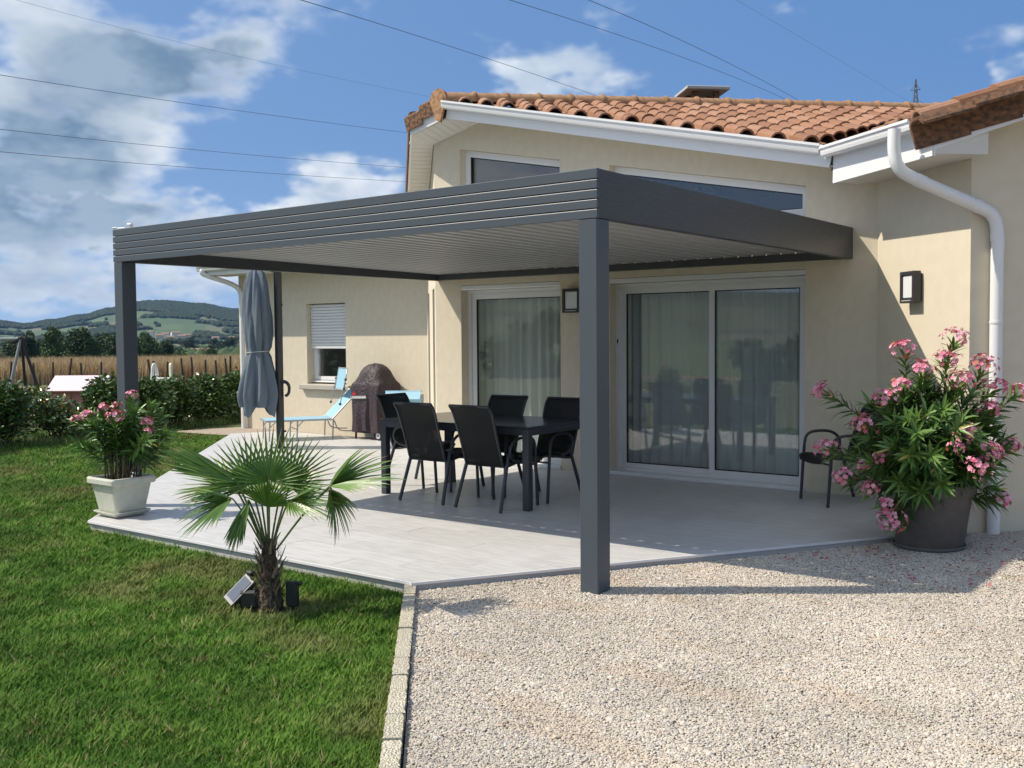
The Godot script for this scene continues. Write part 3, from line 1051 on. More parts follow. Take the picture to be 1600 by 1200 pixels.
func make_roof(house: Node3D) -> void:
	var roof := Node3D.new()
	roof.name = numbered(house, "roof")
	house.add_child(roof, true)
	var lo := func(x: float, z: float) -> float: return soffit_y(x, z) + 0.022
	var hi := func(x: float, z: float) -> float: return deck_y(x, z) - 0.005
	put("roof_deck", slab(P2([-4.73, 0.34, -0.18, 0.34, -0.18, -4.21]), lo, hi), M.dark_felt, roof)
	put("roof_deck", slab(P2([-4.73, 0.34, -0.18, -4.21, -3.7, -7.75, -9.1, -3.46, -5.30, 0.34]), lo, hi), M.dark_felt, roof)
	var tile := make_tile()
	var pitch := 0.226
	# front slope: columns run down from the ridge, all cut off along the sloping gutter
	var across := Vector3(DIAG, 0, -DIAG)
	var down := Vector3(DIAG, -0.328, DIAG).normalized()
	var up := down.cross(across).normalized()
	if up.y < 0.0:
		up = -up
	var per_m := 1.0 / Vector2(1, 0.328).length()
	var t := 0.06
	while t < 6.35:
		var start := Vector3(-4.79, 0, 0.40) + across * t
		start.y = deck_y(start.x, start.z)
		var end_d := (t - 0.055) if t < 3.26 else 6.46 - t
		var k := 0
		var d0 := 0.0
		while d0 < end_d - 0.04:
			var d1 := minf(d0 + 0.40 * per_m, end_d)   # plan distance of the lower end
			if end_d - d1 < 0.10 and end_d > d1:
				d1 = end_d
			var low_end := start + down * (d1 / per_m)
			var o := low_end - down * 0.40 + up * 0.012
			var tilt := Basis(across, 0.045)
			var b := Basis(-across.cross(Vector3.ZERO) + across, up, across.cross(up))
			var zd := down.rotated(across, -0.045)
			if zd.y < down.y:
				zd = down.rotated(across, 0.045)
			var ux := zd.cross(across).normalized()
			if ux.y < 0.0:
				ux = -ux
			var bx := ux.cross(zd).normalized()
			b = Basis(bx, ux, zd).rotated(up, rng.randf_range(-0.012, 0.012))
			part_at("tile", tile, M.terracotta[rng.randi() % 4], roof, Transform3D(b, o + Vector3(0, rng.randf_range(-0.002, 0.003), 0)))
			if d1 >= end_d:
				break
			d0 += 0.33 * per_m
			k += 1
		t += pitch
	# ridge tiles with their collars
	var rt := MB.new()
	var half := func(r: float, z0: float, z1: float) -> void:
		var pts: Array = []
		for zz: float in [z0, z1]:
			var line := PackedVector3Array()
			for j in 11:
				var a := -0.25 + (PI + 0.5) * j / 10.0
				line.append(Vector3(cos(a) * r, sin(a) * r, zz))
			pts.append(line)
		rt.grid(pts)
		for zz: float in [z0, z1]:
			for j in 10:
				var a0 := -0.25 + (PI + 0.5) * j / 10.0
				var a1 := -0.25 + (PI + 0.5) * (j + 1) / 10.0
				rt.tri(Vector3(0, 0, zz), Vector3(cos(a0) * r, sin(a0) * r, zz), Vector3(cos(a1) * r, sin(a1) * r, zz))
	half.call(0.098, 0.0, 0.40)
	half.call(0.112, 0.36, 0.40)
	half.call(0.116, 0.375, 0.388)
	var rm := rt.mesh()
	for i in 17:
		var p := Vector3(-4.79, 0, 0.40) + across * (0.02 + 0.39 * i)
		p.y = 4.335
		part_at("ridge_tile", rm, M.ridge, roof, Transform3D(Basis(Vector3.UP.cross(across), Vector3.UP, across), p))
	# end cap on the apex, facing the garden
	var cap := MB.new()
	var cp := PackedVector2Array()
	for j in 17:
		var a := deg_to_rad(-35.0 + 250.0 * j / 16.0)
		cp.append(Vector2(cos(a) * 0.125, sin(a) * 0.125))
	cp.append(Vector2(-0.045, -0.24))
	cp.append(Vector2(0.03, -0.27))
	cap.prism(cp, 0.0, 0.035)
	part_at("ridge_end", cap.mesh(), M.ridge, roof, Transform3D(Basis.IDENTITY, Vector3(-4.80, 4.345, 0.40)))
	# verge tiles down the left of the apex and back along the left edge
	var verge := func(a: Vector3, b: Vector3, flip: bool) -> void:
		var g := MB.new()
		g.xf = along(a, b)
		var s := -1.0 if flip else 1.0
		g.prism(P2([0.0, -0.10, 0.018 * s, -0.10, 0.022 * s, 0.055, 0.0, 0.085, -0.05 * s, 0.100, -0.13 * s, 0.085, -0.13 * s, 0.065, -0.05 * s, 0.080, 0.0, 0.06]), 0.0, a.distance_to(b) + 0.02)
		put("verge_tile", g, M.verge, roof)
	for i in 2:
		var xa := -4.86 - 0.24 * i
		var xb := xa - 0.24
		verge.call(Vector3(xa, deck_y(xa, 0.34) + 0.050 * (1 - i), 0.39), Vector3(xb, deck_y(xb, 0.34) + 0.050 * (1 - i), 0.39), false)
	var back := Vector3(-DIAG, 0, -DIAG)
	for i in 12:
		var a := Vector3(-5.32, 0, 0.36) + back * (0.38 * i)
		var b := Vector3(-5.32, 0, 0.36) + back * (0.38 * (i + 1))
		a.y = deck_y(a.x, a.z) + 0.055
		b.y = deck_y(b.x, b.z) + 0.035
		verge.call(a, b, false)

	# soffit boards under the overhang
	var lo2 := func(x: float, z: float) -> float: return soffit_y(x, z) - 0.0
	var hi2 := func(x: float, z: float) -> float: return soffit_y(x, z) + 0.018
	for i in 13:
		var x := -5.26 + i * 0.1
		if x > -4.8 and x < -4.7:
			pass
		put("soffit_board", slab(P2([x, 0.003, x + 0.094, 0.003, x + 0.094, 0.335, x, 0.335]), lo2, hi2), M.soffit, roof)
	put("soffit_board", slab(P2([-3.96, 0.003, 0.0, 0.003, 0.0, 0.335, -3.96, 0.335]), lo2, hi2), M.soffit, roof)
	put("soffit_board", slab(P2([-5.262, 0.003, -5.262, 0.335, -5.30, 0.335, -5.475, 0.215]), lo2, hi2), M.soffit, roof)
	var out := Vector3(-DIAG, 0, DIAG)
	for i in 34:
		var p := Vector3(-5.265, 0, 0) + back * (0.1 * i) + out * 0.004
		var q := p + back * 0.092
		var p2 := p + out * 0.29
		var q2 := q + out * 0.29
		put("soffit_board", slab(P2([p.x, p.z, q.x, q.z, q2.x, q2.z, p2.x, p2.z]), lo2, hi2), M.soffit, roof)
	# white boards along the verges of the left slope
	for e: Array in [[Vector3(-4.80, 0, 0.36), Vector3(-5.31, 0, 0.36)], [Vector3(-5.315, 0, 0.345), Vector3(-5.315 - 3.9, 0, 0.345 - 3.9)]]:
		var a: Vector3 = e[0]
		var b: Vector3 = e[1]
		a.y = soffit_y(a.x, a.z)
		b.y = soffit_y(b.x, b.z)
		var g := MB.new()
		g.xf = along(a, b)
		g.prism(P2([-0.01, -0.005, 0.01, -0.005, 0.01, 0.115, -0.01, 0.115]), 0.0, a.distance_to(b))
		put("verge_board", g, M.white, roof)

	# roof of the right wing
	var wing := Node3D.new()
	wing.name = numbered(house, "roof")
	house.add_child(wing, true)
	var wl := func(x: float, z: float) -> float: return wing_deck_y(x, z) - 0.10
	var wh := func(x: float, z: float) -> float: return wing_deck_y(x, z) - 0.005
	var upv := Vector3(DIAG, 0, -DIAG)
	var near := Vector3(-0.18, 0, 0.40) + Vector3(DIAG, 0, DIAG) * 1.74 + upv * 0.125
	var far_n := near + upv * 4.6
	put("roof_deck", slab(P2([-0.095, 0.315, near.x, near.z, far_n.x, far_n.z, far_n.x - 4.5, far_n.z - 4.5]), wl, wh), M.dark_felt, wing)
	put("roof_deck", slab(P2([far_n.x, far_n.z, far_n.x + 2.2, far_n.z - 2.2, far_n.x - 2.3, far_n.z - 6.7, far_n.x - 4.5, far_n.z - 4.5]), func(x: float, z: float) -> float: return wing_deck_y(far_n.x, far_n.z) * 2.0 - wing_deck_y(x, z) - 0.10, func(x: float, z: float) -> float: return wing_deck_y(far_n.x, far_n.z) * 2.0 - wing_deck_y(x, z)), M.dark_felt, wing)
	var wdown := Vector3(-DIAG, -0.33, DIAG).normalized()
	var u := -2.30
	while u < 1.62:
		var v := maxf(0.10, -u + 0.05)
		var n := 0
		while v < 2.35:
			var low := Vector3(-0.18, 0, 0.40) + Vector3(DIAG, 0, DIAG) * u + upv * v
			low.y = wing_deck_y(low.x, low.z) + 0.040
			var ax := Vector3(DIAG, 0, DIAG)
			var zd := Vector3(wdown.x, wdown.y + 0.045, wdown.z).normalized()
			var ux := zd.cross(ax).normalized()
			if ux.y < 0.0:
				ux = -ux
			var b := Basis(ux.cross(zd).normalized(), ux, zd)
			part_at("tile", tile, M.terracotta[rng.randi() % 4], wing, Transform3D(b, low - zd * 0.40))
			v += 0.33 * 0.95
			n += 1
		u += pitch
	# heavy brown verge tiles up the gable
	for i in 11:
		var a := near + upv * (-0.185 + 0.415 * i) + Vector3(DIAG, 0, DIAG) * 0.03
		var b := near + upv * (-0.185 + 0.415 * (i + 1)) + Vector3(DIAG, 0, DIAG) * 0.03
		a.y = wing_deck_y(a.x, a.z) - 0.045
		b.y = wing_deck_y(b.x, b.z) - 0.065
		var g := MB.new()
		g.xf = along(a, b)
		g.prism(P2([0.0, -0.13, 0.02, -0.13, 0.03, 0.045, 0.012, 0.075, -0.03, 0.095, -0.12, 0.100, -0.16, 0.05, -0.16, 0.03, -0.11, 0.075, -0.03, 0.075, 0.008, 0.05]), 0.0, a.distance_to(b) + 0.02)
		put("verge_tile", g, M.verge, wing)
	var vb := MB.new()
	var va := near - upv * 0.125 + Vector3(DIAG, 0, DIAG) * 0.005
	var vz := va + upv * 4.5
	va.y = wing_deck_y(va.x, va.z) - 0.165
	vz.y = wing_deck_y(vz.x, vz.z) - 0.165
	vb.xf = along(va, vz)
	vb.prism(P2([-0.01, -0.055, 0.01, -0.055, 0.01, 0.10, -0.01, 0.10]), 0.0, va.distance_to(vz))
	put("verge_board", vb, M.white, wing)

	# low roof of the left wing
	var lw := Node3D.new()
	lw.name = numbered(house, "roof")
	house.add_child(lw, true)
	var ll := func(_x: float, z: float) -> float: return 2.70 + 0.22 * (-1.17 - z)
	var lh := func(_x: float, z: float) -> float: return 2.82 + 0.22 * (-1.17 - z)
	put("roof_slope", slab(P2([-11.75, -1.17, -6.35, -1.17, -6.8, -4.4, -11.75, -4.4]), ll, lh), M.verge, lw)
	put("roof_slope", slab(P2([-11.75, -4.4, -6.8, -4.4, -5.0, -7.2, -11.75, -7.2]), func(_x: float, z: float) -> float: return 3.41 + 0.22 * (z + 4.4), func(_x: float, z: float) -> float: return 3.53 + 0.22 * (z + 4.4)), M.verge, lw)
	put("soffit", slab(P2([-11.75, -1.19, -6.45, -1.19, -6.98, -1.697, -11.75, -1.697]), func(_x: float, _z: float) -> float: return 2.632, func(_x: float, _z: float) -> float: return 2.655), M.soffit, lw)
	var lf := MB.new()
	lf.box(Vector3(-9.1, 2.71, -1.175), Vector3(5.3, 0.17, 0.02))
	put("fascia", lf, M.white, lw)
	var lg := MB.new()
	lg.xf = Transform3D(Basis(Vector3(0, 0, 1), Vector3.UP, Vector3(-1, 0, 0)), Vector3(-6.42, 2.79, -1.163))
	lg.prism(gutter_profile(), 0.0, 5.35)
	put("gutter", lg, M.white, lw)
	var dp := MB.new()
	dp.tube(curve([Vector3(-11.62, 2.72, -1.11), Vector3(-11.60, 2.64, -1.13), Vector3(-11.36, 2.48, -1.52), Vector3(-11.27, 2.34, -1.62), Vector3(-11.26, 2.1, -1.64)], 5) + [Vector3(-11.26, -0.03, -1.64)], 0.042, 12)
	put("downpipe", dp, M.white, house)

	# chimney behind the ridge
	var ch := Node3D.new()
	ch.name = numbered(house, "chimney")
	house.add_child(ch, true)
	var cb := Basis(Vector3.UP, PI / 4)
	var cp0 := Vector3(-3.22, 0, -3.22)
	var stack := MB.new()
	stack.xf = Transform3D(cb, cp0)
	stack.box(Vector3(0, 4.1, 0), Vector3(0.42, 1.24, 0.42), 0.01)
	put("stack", stack, M.verge, ch)
	for sx: float in [-0.15, 0.15]:
		for sz: float in [-0.15, 0.15]:
			var lg2 := MB.new()
			lg2.xf = Transform3D(cb, cp0)
			lg2.box(Vector3(sx, 4.775, sz), Vector3(0.07, 0.11, 0.07))
			put("support", lg2, M.verge, ch)
	var cap2 := MB.new()
	cap2.xf = Transform3D(cb, cp0)
	cap2.box(Vector3(0, 4.853, 0), Vector3(0.60, 0.046, 0.60), 0.008)
	put("cap", cap2, paint(0.45, 0.43, 0.40, 0.85), ch)

func gutter_profile() -> PackedVector2Array:
	return P2([0.0, -0.092, 0.055, -0.092, 0.072, -0.080, 0.080, -0.055, 0.084, -0.030, 0.098, -0.022, 0.098, 0.0, 0.088, 0.0, 0.086, -0.012, 0.074, -0.022, 0.066, -0.055, 0.048, -0.080, 0.008, -0.080, 0.008, 0.0, 0.0, 0.0])

func make_gutters(house: Node3D) -> void:
	# along the sloping edge of the front roof
	var a := Vector3(-0.10, 0, 0.352)
	var b := Vector3(-4.74, 0, 0.352)
	a.y = soffit_y(a.x, a.z) - 0.004
	b.y = soffit_y(b.x, b.z) - 0.004
	var fb := MB.new()
	fb.xf = along(b, a)
	fb.prism(P2([-0.010, 0, 0.010, 0, 0.010, 0.172, -0.010, 0.172]), 0.0, a.distance_to(b))
	put("fascia", fb, M.white, house)
	var ga := Vector3(-0.155, soffit_y(-0.155, 0.40) + 0.205, 0.3635)
	var gb := Vector3(-4.73, soffit_y(-4.73, 0.40) + 0.205, 0.3635)
	var g := MB.new()
	g.xf = along(ga, gb)
	if g.xf.basis.x.z < 0.0:
		g.xf = along(gb, ga)
	g.prism(gutter_profile(), 0.0, ga.distance_to(gb))
	put("gutter", g, M.white, house)
	# the boxed eave of the right wing
	var m := Vector3(DIAG, 0, DIAG)
	var out := Vector3(-DIAG, 0, DIAG)
	var e0 := Vector3(-0.18, 0, 0.40) + m * 0.02
	var gut := MB.new()
	var g0 := e0 - m * 0.01 - out * 0.075
	var g1 := e0 + m * 1.60 - out * 0.075
	g0.y = 3.235
	g1.y = 3.150
	gut.xf = along(g1, g0)
	if gut.xf.basis.x.dot(out) < 0.0:
		gut.xf = along(g0, g1)
	gut.prism(gutter_profile(), 0.0, g0.distance_to(g1))
	put("gutter", gut, M.white, house)
	var f := MB.new()
	var f0 := e0 + m * 0.02 - out * 0.125
	var f1 := e0 + m * 1.735 - out * 0.125
	f0.y = 2.905
	f1.y = 2.855
	f.xf = along(f0, f1)
	f.prism(P2([-0.010, 0, 0.010, 0, 0.010, 0.31, -0.010, 0.31]), 0.0, f0.distance_to(f1))
	put("fascia", f, M.white, house)
	# boxed soffit: from the fascia back to the wall, and the closed end at the gable
	var s := MB.new()
	var w0 := Vector3(0.23, 2.925, 0) + out * 0.003 - m * 0.2
	var w1 := Vector3(0.23, 2.875, 0) + out * 0.003 + m * 1.72
	var a0 := f0 + Vector3(0, 0.012, 0)
	var a1 := f1 + Vector3(0, 0.012, 0)
	a0 -= out * 0.011
	a1 -= out * 0.011
	s.quad(a0, a1, w1, w0)
	s.quad(w0 + Vector3(0, 0.02, 0), w1 + Vector3(0, 0.02, 0), a1 + Vector3(0, 0.02, 0), a0 + Vector3(0, 0.02, 0))
	s.quad(a1, a1 + Vector3(0, 0.22, 0), w1 + Vector3(0, 0.30, 0), w1)
	put("soffit", s, M.soffit, house)
	# soffit of the gable overhang
	var gs := MB.new()
	var c0 := Vector3(1.291, 0, 1.061) + m * 0.002 + Vector3(DIAG, 0, -DIAG) * -0.0
	var c1 := c0 + Vector3(DIAG, 0, -DIAG) * 4.5
	var d0 := c0 + m * 0.235
	var d1 := c1 + m * 0.235
	for p: Vector3 in [c0, c1, d0, d1]:
		pass
	c0.y = wing_deck_y(c0.x, c0.z) - 0.165; c1.y = wing_deck_y(c1.x, c1.z) - 0.165
	d0.y = wing_deck_y(d0.x, d0.z) - 0.165; d1.y = wing_deck_y(d1.x, d1.z) - 0.165
	gs.quad(c0, c1, d1, d0)
	put("soffit", gs, M.soffit, house)
	# downpipe: out of the gutter end, slanting to the gable wall and down it
	var dp := MB.new()
	var path: Array = curve([Vector3(0.86, 3.08, 1.58), Vector3(0.86, 2.92, 1.58), Vector3(0.885, 2.80, 1.56), Vector3(0.97, 2.715, 1.475), Vector3(1.345, 2.505, 1.10), Vector3(1.44, 2.42, 1.005), Vector3(1.465, 2.28, 0.98), Vector3(1.465, 2.1, 0.98)], 6)
	path.append(Vector3(1.465, -0.06, 0.98))
	dp.tube(path, 0.048, 16)
	put("downpipe", dp, M.white, house)
	var cl := MB.new()
	cl.tube([Vector3(1.465, 1.62, 0.98), Vector3(1.465, 1.60, 0.98)], 0.052, 16)
	cl.box(Vector3(1.435, 1.61, 0.95), Vector3(0.03, 0.018, 0.03))
	put("pipe_bracket", cl, M.white, house)
	for q: Array in [[Vector3(1.462, 2.30, 0.982), Vector3(1.465, 2.24, 0.98)], [Vector3(1.315, 2.522, 1.13), Vector3(1.36, 2.494, 1.083)], [Vector3(0.985, 2.706, 1.46), Vector3(1.035, 2.678, 1.41)], [Vector3(1.465, 0.62, 0.98), Vector3(1.465, 0.56, 0.98)]]:
		var co := MB.new()
		co.tube(q, 0.0515, 16)
		put("pipe_collar", co, M.white, house)

	# curtains hang inside the doors: things of their own
	var cm := paint(0.62, 0.70, 0.675, 0.85)
	for c: Array in [[-4.95, -3.25, "sheer grey green curtain behind the left glass door"], [-2.80, -0.36, "sheer pleated curtain behind the wide right glass door"]]:
		var cu := MB.new()
		var rows: Array = []
		for y: float in [0.01, 0.7, 1.4, 2.2]:
			var line := PackedVector3Array()
			var n := int((c[1] - c[0]) / 0.018)
			for i in n + 1:
				var x: float = c[0] + (c[1] - c[0]) * i / n
				var ph := x * 52.0 + 1.3 * sin(x * 7.0)
				line.append(Vector3(x, y, -0.44 + 0.030 * sin(ph) + 0.008 * sin(ph * 2.3 + y)))
			rows.append(line)
		cu.grid(rows)
		tag(put("curtain", cu, cm), c[2], "curtain", "curtains behind the terrace doors")

func wall_lamp(label: String, xf: Transform3D) -> void:
	var o := thing("wall_lamp", label, "wall lamp", Vector3.ZERO, 0.0, "square wall lamps on the house")
	o.transform = xf
	var dark := paint(0.035, 0.037, 0.042, 0.4)
	var b := MB.new()
	b.box(Vector3(0, 0, 0.012), Vector3(0.20, 0.235, 0.024), 0.004)
	put("back_plate", b, dark, o)
	var h := MB.new()
	for q: Array in [[rect(-0.115, -0.135, -0.085, 0.135)], [rect(0.085, -0.135, 0.115, 0.135)], [rect(-0.085, 0.105, 0.085, 0.135)], [rect(-0.085, -0.135, 0.085, -0.095)]]:
		h.prism(q[0], 0.022, 0.088)
	put("housing", h, dark, o)
	var g := MB.new()
	g.box(Vector3(0, 0.004, 0.062), Vector3(0.168, 0.198, 0.03), 0.01)
	put("diffuser", g, paint(0.72, 0.74, 0.76, 0.3), o)
	var s := MB.new()
	s.box(Vector3(0, -0.115, 0.091), Vector3(0.15, 0.006, 0.006))
	put("trim", s, paint(0.6, 0.6, 0.6, 0.4), o)

# ---------------------------------------------------------------- pergola
func make_pergola() -> void:
	var grey := triplanar(paint(0.062, 0.078, 0.098, 0.42), Vector3.ONE * 4.0, null, noise_tex(0.25, 2, 33, null, 3.0, 256), 0.12)
	var smooth := triplanar(paint(0.060, 0.066, 0.076, 0.45), Vector3(0.6, 9.0, 0.6), noise_tex(0.03, 4, 34, ramp([Color(0.90, 0.90, 0.90), Color(1, 1, 1)], [0.3, 0.7]), 0.0, 256), null)
	var p := thing("pergola", "anthracite metal terrace pergola with a flat ribbed roof against the house", "pergola")
	var y0 := 2.232
	var y1 := 2.526
	var W := 5.22
	# five boards across the front, each with a chamfered upper edge
	var h := (y1 - y0) / 5.0
	for i in 5:
		var g := MB.new()
		g.xf = Transform3D(Basis(Vector3(0, 0, 1), Vector3.UP, Vector3(-1, 0, 0)), Vector3(0.0, y0 + h * i, 4.38))
		g.prism(P2([0.0, 0.0, 0.030, 0.0, 0.030, h - 0.0115, 0.0275, h - 0.0075, 0.012, h - 0.0075, 0.012, h - 0.002, 0.0, h - 0.002] if i < 4 else [0.0, 0.0, 0.030, 0.0, 0.030, h - 0.004, 0.026, h, 0.0, h]), 0.0, W)
		put("fascia_board", g, grey, p)
	var fb := MB.new()
	fb.box(Vector3(-W / 2, 2.292, 4.345), Vector3(W - 0.14, 0.094, 0.065))
	put("front_beam", fb, grey, p)
	var ledge := MB.new()
	ledge.box(Vector3(-W / 2, 2.347, 4.297), Vector3(W - 0.14, 0.016, 0.031))
	put("ledge", ledge, grey, p)
	for s in 2:
		var x := -0.033 if s == 0 else -W + 0.033
		var b := MB.new()
		b.box(Vector3(x, (y0 + y1) / 2, 2.19), Vector3(0.066, y1 - y0, 4.376), 0.003)
		put("side_beam", b, smooth, p)
		var post := MB.new()
		post.box(Vector3(-0.067 if s == 0 else -W + 0.067, (y0 - 0.10) / 2 - 0.001, 4.338), Vector3(0.130, y0 + 0.10 - 0.004, 0.140), 0.004)
		put("post", post, grey, p)
	var lb := MB.new()
	lb.box(Vector3(-W / 2, 2.270, 0.035), Vector3(W - 0.14, 0.072, 0.066), 0.003)
	put("ledger", lb, smooth, p)
	# ribbed roof sheet: valleys rest on the ledge, the hollow ribs stay open at the front
	var pitch := 0.1503
	var cross := PackedVector2Array()
	var x := -W + 0.070
	while x < -0.08:
		cross.append_array(PackedVector2Array([Vector2(x, 0), Vector2(x + 0.075, 0), Vector2(x + 0.092, 0.050), Vector2(x + 0.133, 0.050)]))
		x += pitch
	var rows: Array = []
	var sheet_mb := MB.new()
	for k in cross.size() - 1:
		var a := cross[k]
		var b := cross[k + 1]
		if b.x > -0.068:
			break
		for d: Array in [[0.0, 1.0], [0.0012, -1.0]]:
			var dy: float = d[0]
			var fa := Vector3(a.x, 2.3570 + a.y + dy, 4.296)
			var fbv := Vector3(b.x, 2.3570 + b.y + dy, 4.296)
			var ba := Vector3(a.x, 2.3075 + a.y + dy, 0.004)
			var bb := Vector3(b.x, 2.3075 + b.y + dy, 0.004)
			if d[1] > 0.0:
				sheet_mb.quad(ba, bb, fbv, fa)
			else:
				sheet_mb.quad(fa, fbv, bb, ba)
	put("roof_sheet", sheet_mb, paint(0.42, 0.43, 0.45, 0.45), p)
	# bright galvanised bracket left on the far corner
	var br := MB.new()
	br.xf = Transform3D(Basis(Vector3.UP, 0.3), Vector3(-W + 0.03, y1 + 0.001, 4.33))
	br.box(Vector3(0, 0.012, 0), Vector3(0.10, 0.018, 0.05), 0.004)
	br.box(Vector3(0.085, 0.03, 0), Vector3(0.055, 0.055, 0.04), 0.012)
	br.box(Vector3(-0.07, 0.02, 0.01), Vector3(0.06, 0.012, 0.03), 0.004)
	put("bracket", br, paint(0.70, 0.72, 0.73, 0.3, 0.4), p)

# ---------------------------------------------------------------- furniture
func sling_chair(label: String, at: Vector3, turn: float, round_top := false) -> Node3D:
	var o := thing("terrace_chair", label, "chair", at, turn, "black sling armchairs on the terrace")
	var st := paint(0.030, 0.036, 0.045, 0.40)
	var mesh_fabric := StandardMaterial3D.new()
	mesh_fabric.albedo_color = Color(0.07, 0.075, 0.08, 0.90)
	mesh_fabric.transparency = BaseMaterial3D.TRANSPARENCY_ALPHA
	mesh_fabric.roughness = 0.75
	var hw := 0.208
	# fabric line seen from the side: front roll, seat, bend, back, rolled top
	var line: Array = curve([Vector3(0, 0.385, 0.275), Vector3(0, 0.425, 0.262), Vector3(0, 0.437, 0.20), Vector3(0, 0.415, 0.02), Vector3(0, 0.392, -0.14), Vector3(0, 0.41, -0.200), Vector3(0, 0.50, -0.232), Vector3(0, 0.70, -0.300), Vector3(0, 0.86, -0.358), Vector3(0, 0.925, -0.405)], 4)
	var cut := 22
	for part in 2:
		var g := MB.new()
		var rows: Array = []
		var from := 0 if part == 0 else cut
		var to := cut if part == 0 else line.size() - 1
		for side: float in [0.0, 1.0]:
			rows.clear()
			for i in range(from, to + 1):
				var p: Vector3 = line[i]
				var row := PackedVector3Array()
				var wide := hw + (0.012 * smoothstep(0.6, 0.93, p.y) if part == 1 else 0.0)
				if round_top and p.y > 0.74:
					wide *= sqrt(maxf(0.05, 1.0 - pow((p.y - 0.74) / 0.195, 2.0)))
				for j in 7:
					var x := wide * (j / 3.0 - 1.0)
					var sag := -0.016 * (1.0 - pow(j / 3.0 - 1.0, 2.0)) * smoothstep(0.0, 5.0, absf(i - cut))
					row.append(p + Vector3(x, sag if part == 0 else 0.0, sag if part == 1 else 0.0) + Vector3(0, -0.003 * side, 0.0))
				rows.append(row)
			g.grid(rows, false, side > 0.5)
		put("seat" if part == 0 else "backrest", g, mesh_fabric, o)
	for s: float in [-1.0, 1.0]:
		var rail := MB.new()
		var pts: Array = []
		for i in range(2, line.size() - (0 if not round_top else 7)):
			var p: Vector3 = line[i]
			pts.append(p + Vector3(s * (hw + 0.006 + 0.012 * smoothstep(0.6, 0.93, p.y)), -0.004, 0.0))
		rail.tube(pts, 0.011, 8)
		put("frame_rail", rail, st, o)
		# front leg rises into the armrest, loops down behind into the seat rail
		var arm := MB.new()
		arm.tube(curve([Vector3(s * 0.262, 0.50, 0.202), Vector3(s * 0.265, 0.585, 0.180), Vector3(s * 0.267, 0.625, 0.12), Vector3(s * 0.267, 0.632, 0.0), Vector3(s * 0.265, 0.612, -0.09), Vector3(s * 0.258, 0.55, -0.150), Vector3(s * 0.248, 0.47, -0.135), Vector3(s * 0.236, 0.432, -0.06), Vector3(s * 0.226, 0.425, 0.0)], 5), 0.0135, 8)
		put("armrest", arm, st, o)
		var leg := MB.new()
		leg.tube([Vector3(s * 0.262, 0.505, 0.200), Vector3(s * 0.262, 0.42, 0.208), Vector3(s * 0.258, 0.004, 0.235)], 0.015, 8)
		put("leg", leg, st, o)
		var rear := MB.new()
		rear.tube([Vector3(s * 0.226, 0.50, -0.135), Vector3(s * 0.232, 0.415, -0.165), Vector3(s * 0.262, 0.004, -0.300)], 0.0165, 8)
		put("leg", rear, st, o)
	var cross := MB.new()
	cross.tube([Vector3(-0.232, 0.385, -0.172), Vector3(0.232, 0.385, -0.172)], 0.010, 8)
	cross.tube([Vector3(-0.255, 0.375, 0.212), Vector3(0.255, 0.375, 0.212)], 0.009, 8)
	put("crossbar", cross, st, o)
	var top := MB.new()
	if round_top:
		top.tube(curve([Vector3(-0.214, 0.74, -0.314), Vector3(-0.195, 0.83, -0.347), Vector3(-0.13, 0.905, -0.390), Vector3(0, 0.935, -0.410), Vector3(0.13, 0.905, -0.390), Vector3(0.195, 0.83, -0.347), Vector3(0.214, 0.74, -0.314)], 4), 0.011, 8)
	else:
		top.tube([Vector3(-0.226, 0.925, -0.405), Vector3(0.226, 0.925, -0.405)], 0.012, 8)
	put("top_bar", top, st, o)
	return o

func make_furniture() -> void:
	var st := paint(0.033, 0.040, 0.050, 0.38)
	# table
	var t := thing("dining_table", "dark grey metal garden dining table under the pergola", "table", Vector3(-2.86, 0, 1.99))
	var top := MB.new()
	top.box(Vector3(0, 0.732, 0), Vector3(1.82, 0.016, 1.02), 0.004)
	put("tabletop", top, paint(0.040, 0.046, 0.055, 0.22), t)
	for s in 2:
		var ap := MB.new()
		ap.box(Vector3(0, 0.692, 0.49 * (1 - 2 * s)), Vector3(1.66, 0.062, 0.026), 0.003)
		put("apron", ap, st, t)
		var ap2 := MB.new()
		ap2.box(Vector3(0.89 * (1 - 2 * s), 0.692, 0), Vector3(0.026, 0.062, 0.88), 0.003)
		put("apron", ap2, st, t)
	for sx: float in [-1.0, 1.0]:
		for sz: float in [-1.0, 1.0]:
			var l := MB.new()
			l.box(Vector3(sx * 0.868, 0.362, sz * 0.468), Vector3(0.07, 0.722, 0.07), 0.006)
			put("leg", l, st, t)
	var a := sling_chair("black sling chair at the table, left of the two with backs to the lawn", Vector3(-3.07, 0, 2.38), PI + 0.03)
	a.name = "terrace_chair"
	dup(a, "terrace_chair", "black sling chair at the table, nearest the front pergola post, back to the lawn", Vector3(-2.36, 0, 2.40), PI - 0.02)
	dup(a, "terrace_chair", "black sling chair across the table, backed by the left glass door", Vector3(-3.00, 0, 1.80), 0.03)
	dup(a, "terrace_chair", "black sling chair across the table, half hidden by the pergola post", Vector3(-2.31, 0, 1.82), -0.04)
	dup(a, "terrace_chair", "black sling chair at the table end nearest the barbecue", Vector3(-3.88, 0, 1.78), PI / 2 + 0.06)
	var r := sling_chair("black round-backed armchair against the wall behind the big oleander", Vector3(0.045, 0, 0.475), -0.73, true)
	r.set_meta("group", "black sling armchairs on the terrace")

	make_umbrella()
	make_barbecue()
	make_loungers()

